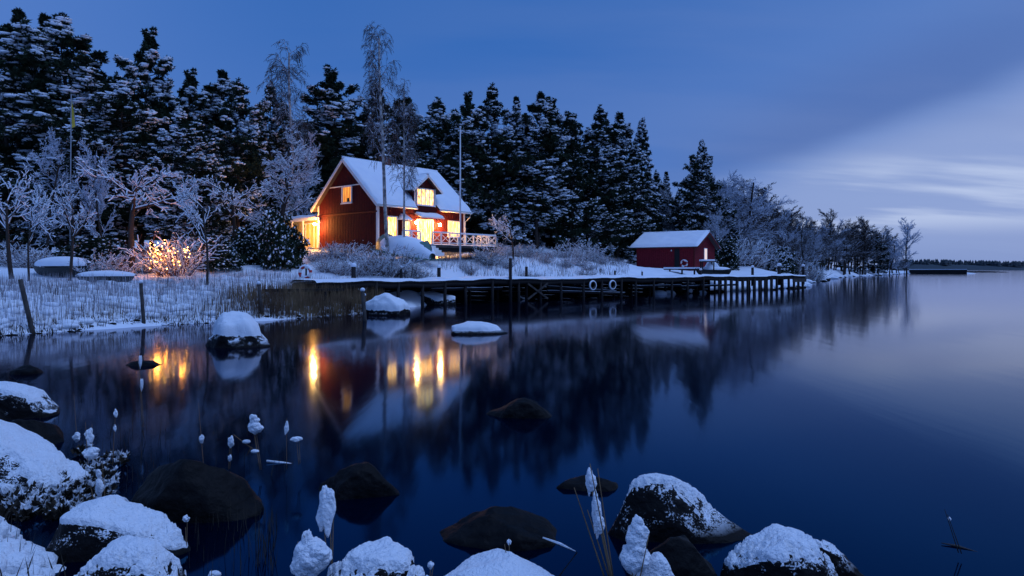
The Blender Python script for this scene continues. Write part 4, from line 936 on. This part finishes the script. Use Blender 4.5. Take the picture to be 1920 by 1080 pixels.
for a_ in (-.55, .55):
    for c_ in (-.3, .3): MB().box(a_-.05, a_+.05, c_-.05, c_+.05, -.1, 1.25).build('leg', WOODD, t1)

# ------------------------------------------------------------------ flagpoles, lifebuoy stand, leaning piles
q = at(863, 240, 50); fp = thing('flagpole', 'tall white flagpole in front of the cottage', 'flagpole', (q.x, q.y, 0)); zg = H1(q.x, q.y)
MB().tube([(0,0,zg-.3),(0,0,q.z)], [.075,.045], 10).build('pole', METAL, fp, True); link('finial', npmesh('finial', IV2*.09+np.array([0,0,q.z+.06]), IF2, METAL, True), fp)
q = at(131, 176, 40); fp = thing('pennant_pole', 'thin pole with a narrow yellow and blue pennant left of the wood', 'flagpole', (q.x, q.y, 0)); zg = H1(q.x, q.y)
MB().tube([(0,0,zg-.3),(.08,0,q.z)], [.04,.028], 8).build('pole', mat('grey_pole', (.22,.24,.27), .6), fp, True)
MB().add([(.10,0,q.z-.3),(.28,-.05,q.z-1.1),(.30,.04,q.z-1.9),(.12,0,q.z-2.0),(.18,.04,q.z-1.1)], [(0,1,4),(1,2,3,4),(0,4,3)]).build('pennant', YEL, fp)
MB().add([(.285,-.05,q.z-1.1),(.33,-.04,q.z-1.3),(.34,.03,q.z-1.8),(.305,.04,q.z-1.9)], [(0,1,2,3)]).build('pennant_stripe', BLU, fp)
q = at(573, 511, 36); lp = thing('buoy_post', 'post carrying the snow-capped lifebuoy by the left end of the dock', 'post', (q.x, q.y, 0)); MB().tube([(0,.1,.8),(0,.1,q.z+.45)], .05, 8).build('post', WOOD, lp)
ring('lifebuoy', (q.x, q.y-.06, q.z), R(-8), .30, .085, 'snow-capped red and white lifebuoy on its post near the shore', 'lifebuoy', True)
for px0, py0, px1, py1, Y, r, lb, cap in [(38, 524, 72, 626, 23.2, .075, 'strongly leaning old pile at the left edge of the reeds', 0), (264, 530, 273, 612, 26.2, .07, 'upright pile left of the big snowy boulder', 1), (485, 532, 496, 600, 29.3, .075, 'slightly leaning pile right of the big snowy boulder', 1),
                                          (680, 545, 687, 602, 28.6, .085, 'dark pile with a snow knob beside the rounded white boulder', 1)]:
    a = at(px0, py0, Y); b2_ = at(px1, py1, Y); m_ = thing('leaning_pile', lb, 'pile', (b2_.x, Y, 0), group='old piles in the shallows')
    post(m_, 0, 0, -.8, a.z, r, WOOD, dxy=(a.x-b2_.x, 0), nm='post', cap=bool(cap))
    if px0 == 680: post(m_, -.12, .15, -.5, a.z-.2, .06, WOOD, nm='side_post', cap=True)

# ------------------------------------------------------------------ reeds and meadow stalks (uncountable)
def blades(name, pts, h, wd, m, lean=.12, label='', cat='reeds'):
    pts = np.array(pts); n = len(pts); hh = h*rng.uniform(.6, 1.15, n); a = rng.uniform(0, np.pi, n); w2 = wd*.5
    dx_ = np.cos(a)*w2; dy_ = np.sin(a)*w2; lx = rng.normal(0, lean, n)*hh; ly = rng.normal(0, lean, n)*hh
    v = np.stack([np.stack([pts[:,0]-dx_, pts[:,1]-dy_, pts[:,2]], 1), np.stack([pts[:,0]+dx_, pts[:,1]+dy_, pts[:,2]], 1),
                  np.stack([pts[:,0]+lx*.5+dx_*.8, pts[:,1]+ly*.5+dy_*.8, pts[:,2]+hh*.6], 1), np.stack([pts[:,0]+lx, pts[:,1]+ly, pts[:,2]+hh], 1)], 1).reshape(-1, 3)
    b = (np.arange(n)*4)[:,None]; f = np.concatenate([b+np.array([[0,1,2]]), b+np.array([[0,2,3]])], 0)
    o = link(name, npmesh(name, v, f, m)); tag(o, label, cat, kind='stuff'); return o
def region(n, px0, px1, Ya, Yb, dmin=-99, dmax=99, zoff=-.02):
    px = rng.uniform(px0, px1, n*2); Y = rng.uniform(Ya, Yb, n*2); x = (px-960)/FPX*Y; d = sdist(np.stack([x, Y], 1), SHA); k = (d > dmin) & (d < dmax); x, Y = x[k][:n], Y[k][:n]
    return np.stack([x, Y, np.maximum(height(x, Y), 0)+zoff], 1)
rng = np.random.default_rng(99)
def thin(P, a, b):
    px = 960+P[:,0]/P[:,1]*FPX; return P[rng.uniform(size=len(P)) < np.clip((px-a)/(b-a), .03, 1)]
blades('frosted_reeds', region(11000, -60, 640, 21, 40, .1, 9), .55, .013, PALEREED, .06, 'frosted pale reed stalks sticking out of the snowy bank')
blades('brown_reeds', thin(region(15000, 380, 720, 26, 38, -.3, 2.6), 400, 600), .95, .022, REED, .06, 'brown dry reeds at the waterline left of the dock')
blades('shore_reeds', region(2600, 60, 560, 22, 32, -.2, 1.3), .5, .013, REED, .07, 'thin brown reeds along the edge of the snowy bank')
blades('edge_tufts', region(9000, -60, 720, 20.5, 36, -.25, .6, -.03), .22, .03, GRASSD, .3, 'dark matted grass along the waterline of the snowy bank', 'grass')
blades('meadow_stalks', region(6000, 820, 1180, 49, 70, .5, 40), .55, .03, PALEREED, .15, 'dry frosted grass on the slope above the dock', 'grass')
def lumps(name, pts, s0, s1, flat, m=SNOW, label='', cat='snow'):
    pts = np.array(pts); n = len(pts); s_ = rng.uniform(s0, s1, n); v, f = scat(IV2*(1+.12*vnoise(IV2*2, 4))[:,None], IF2, pts, np.stack([s_*rng.uniform(.9,1.5,n), s_, s_*flat], 1), rotmats(n, .25))
    o = link(name, npmesh(name, v, f, m, True)); tag(o, label, cat, kind='stuff'); return o
lumps('snow_tussocks', region(420, -40, 700, 21, 38, .2, 9, 0), .10, .34, .5, label='small snow-capped tussocks among the reeds')
lumps('icy_edge', region(900, -40, 700, 21, 36, -.15, .35, 0), .04, .13, .5, label='frozen crumbly snow along the waterline')
lumps('edge_stones', region(1000, -40, 720, 20.5, 36, -.30, .10, -.01), .03, .11, .55, ROCK, 'dark wet stones along the left waterline', 'stones')
sp = []
for i in range(260):
    u = i/260; a = SHA[12:21]; k = int(u*(len(a)-1)); t_ = u*(len(a)-1)-k; p_ = a[k]*(1-t_)+a[min(k+1,len(a)-1)]*t_; sp.append((p_[0]+random.gauss(0, .8), p_[1]+random.gauss(0, .8), random.uniform(0, .25)))
lumps('shore_stones', sp, .25, .8, .55, label='snow-covered stones along the shore of the wooded point', cat='stones')
lumps('dark_shore_stones', [(x+random.gauss(0,.6), y-.5, .0) for x, y, z in sp[::2]], .2, .5, .6, ROCK, 'dark wet stones along the waterline of the point', 'stones')

# far jetty at the tip of the point
fj = thing('far_jetty', 'distant low dark quay reaching out from the tip of the wooded point', 'jetty', (0,0,0)); A_, B_ = at(1705, 507.5, 300), at(1812, 507.5, 290)
MB().bar(A_+Vector((0,0,-.7)), B_+Vector((0,0,-.7)), 4, 2.2).build('deck', WOODD, fj); MB().bar(A_+Vector((0,0,.55)), B_+Vector((0,0,.55)), 4, .3).build('snow_cover', SNOW, fj)
for k in range(9): q = A_.lerp(B_, (k+.5)/9); MB().box(q.x-.3, q.x+.3, q.y-2, q.y-1.5, -1, q.z).build('piling', WOODD, fj)
v, f = mound(60, 14, -.3, 1.6, 9, 30, 10); o = link('islet', npmesh('islet', v, f, SNOW, True)); o.location = (atx(1712, 300), 305, 0); tag(o, kind='structure')
v, f = mound(40, 8, -.3, 1.1, 12, 30, 10); o = link('skerry', npmesh('skerry', v, f, ROCK, True)); o.location = (atx(1830, 420), 420, 0); tag(o, kind='structure')

# ------------------------------------------------------------------ boulders
IC5 = icos(6); IC4 = icos(5); IC3 = icos(4)
def boulder(px0, px1, pyt, pyb, label, prof=None, dep=.7, snow=1.0, T=.06, thr=.45, seed=0, res=IC4, grain=.5, sub=0, zc=0, rot=0, rough=.09, z_add=0, name='boulder', facet=.85, su=None, band=0):
    Yf = CH*FPX/(pyb-HOR) if pyb > HOR+8 else 60
    rx = (px1-px0)/2/FPX*Yf*1.04; ry = rx*dep; Yc = Yf+ry*.85; rx = (px1-px0)/2/FPX*Yc; xc = atx((px0+px1)/2, Yc)
    zt = CH-(pyt-HOR)/FPX*(Yc)
    zt = max(zt-(T*snow if snow else 0), .04)
    rgb = np.random.default_rng(500+seed); pl = rgb.normal(size=(16, 3)); pl[:,2] = np.abs(pl[:,2])*.8; pl /= np.linalg.norm(pl, axis=1)[:,None]; ph = rgb.uniform(.70, .95, 16)
    sc_ = max(rx, zt)
    def shape(D):
        P = np.sign(D)*np.abs(D)**np.array([.85,.85,.8])
        for n_, h_ in zip(pl, ph):
            ex = np.maximum(P@n_-h_, 0)*facet; P = P-ex[:,None]*n_
        P = P*(1+(1-.86)*facet)
        u = np.clip(P[:,0], -1, 1)
        pf = np.interp(u, [a for a, b in prof], [b for a, b in prof]) if prof else 1.0
        Q = np.stack([P[:,0]*rx, P[:,1]*ry, np.where(P[:,2] > 0, P[:,2]*zt*pf, P[:,2]*max(zt, .3)*.9)], 1)
        nn = fbm(Q/sc_*1.7+seed*5.1, 5, seed); rd = 1-np.abs(fbm(Q/sc_*2.6+seed, 4, seed+3))*2
        st = vnoise(Q/sc_*np.array([1.5,1.5,9])+seed, seed+8)*.25
        amp = rough*min(sc_, zt*2.2+.05)
        return Q+D*((nn*amp)+(rd+st)*amp*.4-amp*.2)[:,None]
    lo = {id(IC5): IC4, id(IC4): IC4}.get(id(res), res)
    me = npmesh('rock', shape(lo[0]), lo[1], ROCKD if snow else ROCK, True)
    dv, df = res; D = dv; Q = shape(D)
    root = thing(name, label, 'rock', (xc, Yc, z_add), rot, group='rocks in the shallow water')
    link('rock', me, root)
    if snow:
        nr = np.zeros_like(Q); a_, b_, c_ = Q[df[:,0]], Q[df[:,1]], Q[df[:,2]]; fn = np.cross(b_-a_, c_-a_)
        for k_ in range(3): np.add.at(nr, df[:,k_], fn)
        nr /= np.maximum(np.linalg.norm(nr, axis=1), 1e-12)[:,None]
        fine = fbm(Q*9+seed, 3, seed+9)*.35*grain+vnoise(Q*34, seed+5)*.20*grain+vnoise(Q*70, seed+6)*.20*grain
        hz = Q[:,2]/max(zt, .01)
        if su: fine = fine-.5*ss(su[0], su[1], D[:,0])
        t_ = ss(thr-.12, thr+.22, nr[:,2]*.75+hz*.30+fine)*(Q[:,2] > .02)
        if band: t_ = t_*ss(band-.08, band+.10, hz+.12*fbm(Q*3+seed, 3, seed+2))
        g = T*t_*(1+.25*fbm(Q*6, 2, seed+1)+.14*grain*vnoise(Q*45, seed+2)+.12*grain*vnoise(Q*90, seed+4))
        S_ = Q.copy(); S_[:,2] += g-.012*(1-t_); S_ -= (D*.010)*(1-np.minimum(t_*4, 1))[:,None]
        me2 = npmesh('snow_cap', S_, df, SNOWF, True); o2 = link('snow_cap', me2, root)
    return root
B = boulder
B(392, 507, 583, 652, 'big boulder with a thick overhanging snow cap near the left reeds', [(-1,1.2),(-.75,1.12),(-.2,.98),(.35,.80),(.75,.55),(1,.3)], .75, T=.2, thr=.22, seed=31, grain=.3, facet=.75, band=.45, rough=.12)
B(688, 770, 553, 592, 'rounded boulder fully capped with white snow beside the dark pile', [(-1,.9),(0,1),(.6,.7),(1,.3)], .8, T=.20, thr=.15, seed=2, grain=.2, band=.30)
B(838, 946, 600, 627, 'low flat rock with snow dome in open water below the dock', [(-1,.5),(-.3,1),(.4,.7),(1,.2)], .6, T=.10, thr=.4, seed=3, grain=.3, band=.35)
B(572, 607, 567, 592, 'small snow-domed stone at the reed edge', None, .8, T=.12, thr=.1, seed=4, res=IC3, grain=.2)
B(500, 531, 570, 588, 'tiny snowy stone left of the small domed stone', None, .8, T=.10, thr=.1, seed=5, res=IC3, grain=.2)
B(25, 76, 684, 702, 'small bare dark stone awash near the left edge', None, .6, snow=0, seed=6, res=IC3)
B(238, 302, 677, 687, 'thin dark stone barely breaking the water under the upright pile', None, .5, snow=0, seed=7, res=IC3)
B(918, 1037, 748, 784, 'bare dark stone alone in the middle of the water', [(-1,.3),(-.2,.8),(.1,1),(.5,.8),(1,.3)], .5, snow=0, seed=8, rough=.12)
B(-70, 90, 712, 790, 'rock with crusty snow top at the left edge, farthest of the near ones', [(-1,1),(.4,1),(.8,.8),(1,.5)], .7, T=.05, thr=.66, seed=9, grain=.6)
B(-10, 118, 778, 838, 'low bare rock between the crusty one and the large snowy slab', [(-1,1),(.3,.8),(1,.3)], .6, snow=0, seed=10)
B(-190, 172, 782, 935, 'large snow-covered slab at the left edge above the snowbank', [(-1,1.1),(0,1.0),(.2,.8),(.55,.48),(.9,.36),(1,.25)], .6, T=.055, thr=.55, seed=11, res=IC5, grain=.45, rough=.07)
B(238, 472, 866, 982, 'big bare black rock lying in the water left of centre', [(-1,.6),(-.7,.9),(-.1,1),(.55,.92),(.8,.7),(1,.4)], .55, snow=0, seed=12, res=IC5, rough=.09)
B(598, 747, 872, 934, 'bare dark rock right of the glowing reflections', [(-1,.8),(-.5,1),(.35,1),(.75,.7),(1,.3)], .5, snow=0, seed=43)
B(828, 1052, 960, 1026, 'bare brown-black rock low in the water at bottom centre', [(-1,.8),(-.6,1),(-.1,1.05),(.4,.85),(.75,.5),(1,.15)], .5, snow=0, seed=44, res=IC5)
B(1044, 1164, 893, 920, 'flat dark rock just above water behind the snowy reed', [(-1,.8),(.5,.9),(1,.5)], .4, snow=0, seed=15, res=IC3)
B(1143, 1404, 872, 1018, 'tall wedge-shaped rock with snowy crown tapering to the right', [(-1,.85),(-.82,1.0),(-.5,1.0),(-.15,.80),(.3,.50),(.7,.22),(1,.02)], .55, T=.045, thr=.66, seed=16, res=IC5, grain=1.0, rough=.05, su=(.15,.8))
B(1205, 1342, 988, 1098, 'bare black rock between the wedge rock and the frosted rock', [(-1,.8),(-.3,1),(.3,.85),(1,.3)], .6, snow=0, seed=17)
B(1342, 1562, 996, 1112, 'broad frosted rock with grainy snow at bottom right', [(-1,.7),(-.4,.95),(.2,1),(.6,.85),(1,.45)], .6, T=.035, thr=.66, seed=18, res=IC5, grain=1.1, rough=.07)
B(1500, 1612, 1004, 1084, 'dark leaning rock behind the right end of the frosted rock', [(-1,.9),(-.4,1),(.3,.75),(1,.25)], .5, T=.02, thr=.85, seed=19, grain=.8)
B(818, 1044, 1044, 1140, 'smooth dome of fresh snow over a rock at the bottom centre', [(-1,.7),(-.45,1),(.2,.92),(.7,.75),(1,.4)], .7, T=.07, thr=.18, seed=20, res=IC5, grain=.35, rough=.05)
B(604, 800, 1026, 1130, 'snow-heaped rock with weeds growing out of it left of the snow dome', [(-1,.6),(-.4,.9),(.2,1),(.7,.9),(1,.5)], .7, T=.045, thr=.58, seed=21, res=IC5, grain=.7, rough=.13)
B(88, 352, 916, 1052, 'long snowy rock sloping to a bare edge above the bottom left', [(-1,.9),(-.6,1),(-.2,.85),(.3,.6),(.7,.42),(1,.25)], .55, T=.045, thr=.64, seed=22, res=IC5, grain=.6, rough=.08)
B(150, 352, 1012, 1130, 'rounded snowy rock in front of the long sloping one', [(-1,.8),(-.2,1),(.5,.85),(1,.5)], .7, T=.045, thr=.58, seed=23, res=IC5, grain=.8, rough=.1)
B(1198, 1268, 1042, 1120, 'small white snow lump at the bottom edge under the snowy stalk', None, .8, T=.06, thr=.1, seed=24, grain=.3)
B(770, 860, 545, 572, 'snow-dusted stone in the shade under the dock', None, .6, T=.08, thr=.5, seed=25, res=IC3)
B(905, 990, 536, 562, 'snowy shore stone behind the crossed brace of the dock', None, .6, T=.14, thr=.3, seed=26, res=IC3)

# ------------------------------------------------------------------ snowy stalks in the foreground
def stalk(px, pyb, pyt, Y, label, lean=0, blobs=(), n=1, r=.004, bend=0, group=None, name='snowy_reed', col_=REED):
    """blobs: (fraction of height, half width px, half height px)"""
    a = at(px, pyb, Y); b = at(px+lean, pyt, Y); root = thing(name, label, 'plant', (a.x, Y, a.z), group=group)
    rg = random.Random(int(px*7+pyb))
    for k in range(n):
        ox = rg.uniform(-1, 1)*.006*n; oy = rg.uniform(-1, 1)*.02*n; h = (b.z-a.z)*(1 if k == 0 else rg.uniform(.55, .95)); pts = []
        for i in range(6):
            t_ = i/5; pts.append((ox+(b.x-a.x)*t_+bend*t_*t_+ (0 if k == 0 else ox*2*t_), oy, h*t_))
        MB().tube(pts, [r*(1-.5*i/5) for i in range(6)], 5).build('stem', col_, root, True)
    for t_, hw, hh in blobs:
        c_ = np.array([(b.x-a.x)*t_+bend*t_*t_, -.004, (b.z-a.z)*t_]); sx = hw/FPX*Y; sz = hh/FPX*Y; VV = []; FF = []; k0 = 0
        ax = np.array([b.x-a.x, 0, b.z-a.z]); ax /= np.linalg.norm(ax); rj = np.random.default_rng(int(px*3+t_*100)); m_ = max(3, int(2+sz/sx*1.6)) if hw > 6 else 2
        D = IC3[0]; Fx = IC3[1]
        for q_ in range(1 if hw < 10 else 3):
            o_ = rj.uniform(-1, 1, 3)*np.array([.3, .2, 0])*sx*(q_ > 0); w_ = [0, .55, -.5][q_]; sc2 = [1, .62, .6][q_]; off = ax*w_*sz*.8+o_+np.array([[0, .45, -.45][q_]*sx, 0, 0])
            hz_ = D[:,2]; tap = 1-.45*np.clip(-hz_, 0, 1)**1.5; n_ = 1+(.42 if hw > 9 else .75)*fbm(D*np.array([1.3,1.3,2.0])+q_*9+px*.1, 2, int(px))+.10*vnoise(D*4.5+px, 5)+.04*vnoise(D*14, 3)
            VV.append(D*n_[:,None]*np.stack([sx*sc2*tap, sx*.75*sc2*tap, np.full(len(D), sz*(1 if q_ == 0 else .5))], 1)+off+c_+ax*0); FF.append(Fx+k0); k0 += len(D)
        link('snow_clump', npmesh('snow_clump', np.concatenate(VV), np.concatenate(FF), SNOWF, True), root)
    return root
stalk(617, 1060, 918, 4.75, 'tall stalk carrying a long spindle of snow at bottom centre', -4, [(.73, 16, 46)], 3, .005)
stalk(590, 1085, 1000, 4.6, 'stalk bowed under two fat snow pads beside the spindle', -20, [(.45, 34, 36), (.72, 12, 30)], 3)
stalk(1146, 1100, 862, 4.6, 'tall dead reed bundle with snow clinging to one side', -46, [(.83, 9, 22), (.60, 8, 34), (.50, 9, 24)], 6, .006)
stalk(1186, 1100, 975, 4.55, 'stalk holding a cup-shaped clump of snow by the wedge rock', 10, [(.42, 26, 28), (.70, 18, 30), (.92, 11, 16)], 4, .005)
stalk(490, 880, 780, 7.2, 'weed with a round snow ball left of the bare rocks', -14, [(.78, 13, 12), (.93, 8, 10)], 3)
stalk(430, 880, 820, 7.3, 'weed with a small snow knob, left neighbour of the round snow ball', 4, [(.85, 6, 11), (.35, 4, 6)], 2)
stalk(537, 880, 784, 7.2, 'slim upright weed with a snow tip right of the round snow ball', 0, [(.8, 3.5, 12)], 1)
stalk(560, 870, 820, 7.2, 'short hooked weed with a flat snow cap', -4, [(.93, 11, 5)], 2)
stalk(383, 880, 755, 7.4, 'tall bare reed with traces of snow standing alone', -10, [(.45, 4, 8)], 1)
stalk(270, 800, 655, 9.5, 'tallest thin frosted reed at left', -8, [(.55, 3, 12), (.85, 3, 12)], 2)
stalk(172, 900, 790, 7.4, 'reed with a narrow snow cone near the snowy slab', -6, [(.75, 8, 14), (.45, 14, 12)], 3)
stalk(212, 880, 770, 7.6, 'thin reed with two little snow knobs', 6, [(.95, 4, 7), (.7, 3, 6)], 1)
stalk(190, 960, 870, 6.0, 'stout stalk with hanging snow right of the slab', -6, [(.5, 8, 18), (.8, 5, 9)], 3)
stalk(145, 830, 740, 8.4, 'bent reed at the left with a snow bead', -6, [(.1, 7, 9)], 1)
stalk(347, 1040, 965, 5.3, 'short stalk with a snow bead above the sloping rock', 2, [(.9, 6, 8)], 2)
stalk(805, 1100, 1052, 4.5, 'small stalk tip with a snow knob left of the snow dome', 4, [(.85, 6, 8)], 2)
stalk(955, 1050, 1012, 4.8, 'tiny stalk tip with a snow bead above the snow dome', 0, [(.9, 4, 5)], 2)
stalk(402, 1110, 1065, 4.5, 'snow-topped tussock at the bottom edge', 0, [(.7, 12, 9)], 2)
stalk(1800, 1036, 955, 5.2, 'thin withered reed alone in the dark water at right', -26, [(.78, 3, 4)], 2, .004, col_=GRASSD)
# bent twigs
tw = thing('bent_twig', 'bent dead twig with a line of snow behind the snow dome', 'twig', tuple(at(1045, 1085, 4.7))); o_ = at(1045, 1085, 4.7)
pt = [at(1045, 1085, 4.7)-o_, at(1082, 1036, 4.7)-o_, at(1050, 1022, 4.75)-o_, at(1018, 1010, 4.8)-o_]; MB().tube(pt, [.006,.005,.004,.003], 5).build('stem', GRASSD, tw, True)
MB().tube([pt[1]+Vector((-.01,0,.008)), pt[2]+Vector((0,0,.01)), pt[3]+Vector((0,0,.008))], [.003,.009,.005], 6).build('snow_line', SNOWF, tw, True)
tw = thing('floating_stick', 'floating stick with snow beside the withered reed at right', 'stick', (0,0,0)); MB().tube([at(1765,1018,5.45), at(1795,1024,5.4), at(1836,1036,5.3)], [.003,.010,.002], 6).build('stem', WOOD, tw, True)
tw = thing('floating_stick', 'snow-lined fallen reed under the round snow ball', 'stick', (0,0,0)); MB().tube([at(500,864,7.75), at(530,868,7.75), at(558,872,7.7)], [.012,.016,.008], 6).build('stem', SNOWF, tw, True)
tw = thing('crossed_twigs', 'crossed snowy twigs left of the round snow ball', 'twig', (0,0,0)); MB().tube([at(438,815,7.2), at(460,832,7.2), at(486,850,7.2)], .006, 5).build('stem', REED, tw, True); MB().tube([at(462,855,7.2), at(472,838,7.2)], .005, 5).build('stem', REED, tw, True)
for a_, b_ in ((478,846),(462,828)): link('snow_clump', npmesh('snow_clump', IV2*np.array([.045,.03,.022])+np.array(at(a_,b_,7.18)), IF2, SNOWF, True), tw)
# fine water reeds, stuff
def wreg(n, px0, px1, py0, py1):
    px = rng.uniform(px0, px1, n); py = rng.uniform(py0, py1, n); Y = CH*FPX/(py-HOR); return np.stack([(px-960)/FPX*Y, Y, np.zeros(n)-.02], 1)
blades('thin_water_reeds', np.concatenate([wreg(90, 150, 330, 800, 960), wreg(70, 355, 520, 960, 1078), wreg(40, 480, 520, 980, 1070), wreg(25, 380, 560, 800, 900), wreg(30, 60, 330, 740, 800)]), .26, .006, GRASSD, .08, 'thin dark reed stems standing in the near water')
# tussocks and grass of the near bank
px = rng.uniform(-60, 330, 420); py = rng.uniform(930, 1120, 420); Y = rng.uniform(4.0, 6.2, 420); x = (px-960)/FPX*Y; d = sdist(np.stack([x, Y], 1), SHB); k = d > -.12; x, Y = x[k], Y[k]
zz = height(x, Y)+cushions(x, Y)*np.clip(sdist(np.stack([x, Y], 1), SHB)/.4, 0, 1)
lumps('bank_snow_cushions', np.stack([x, Y, zz], 1), .03, .115, .8, SNOWF, 'rounded cushions of snow over the grass of the near bank')
blades('bank_grass', np.stack([x, Y, zz], 1)[::2].repeat(1, 0)+rng.normal(0, .04, (len(x[::2]), 3))*np.array([1,1,.2]), .24, .007, GRASSD, .25, 'dark grass blades poking through the near snowbank', 'grass')
x2, y2 = rng.uniform(-3.6, -2.4, 90), rng.uniform(5.2, 7.0, 90)
def tufts(name, pts, s0, s1, m, label, cat='weeds'):
    pts = np.array(pts); n = len(pts); tv, tf = tuft(10, .9, .16); v, f = scat(tv, tf, pts, rng.uniform(s0, s1, n), rotmats(n, .8)); tag(link(name, npmesh(name, v, f, m)), label, cat, kind='stuff')
W1 = np.concatenate([wreg(150, 10, 215, 905, 975), wreg(90, -60, 130, 900, 955), wreg(26, 150, 240, 850, 900)]); W1[:,2] += rng.uniform(0, .10, len(W1))
tufts('snowy_weeds', W1, .04, .10, SNOWF, 'snow-crusted weeds between the left rocks'); tufts('dark_weeds', W1-np.array([0,.02,.04]), .06, .15, GRASSD, 'dark weed leaves under the snow between the left rocks')
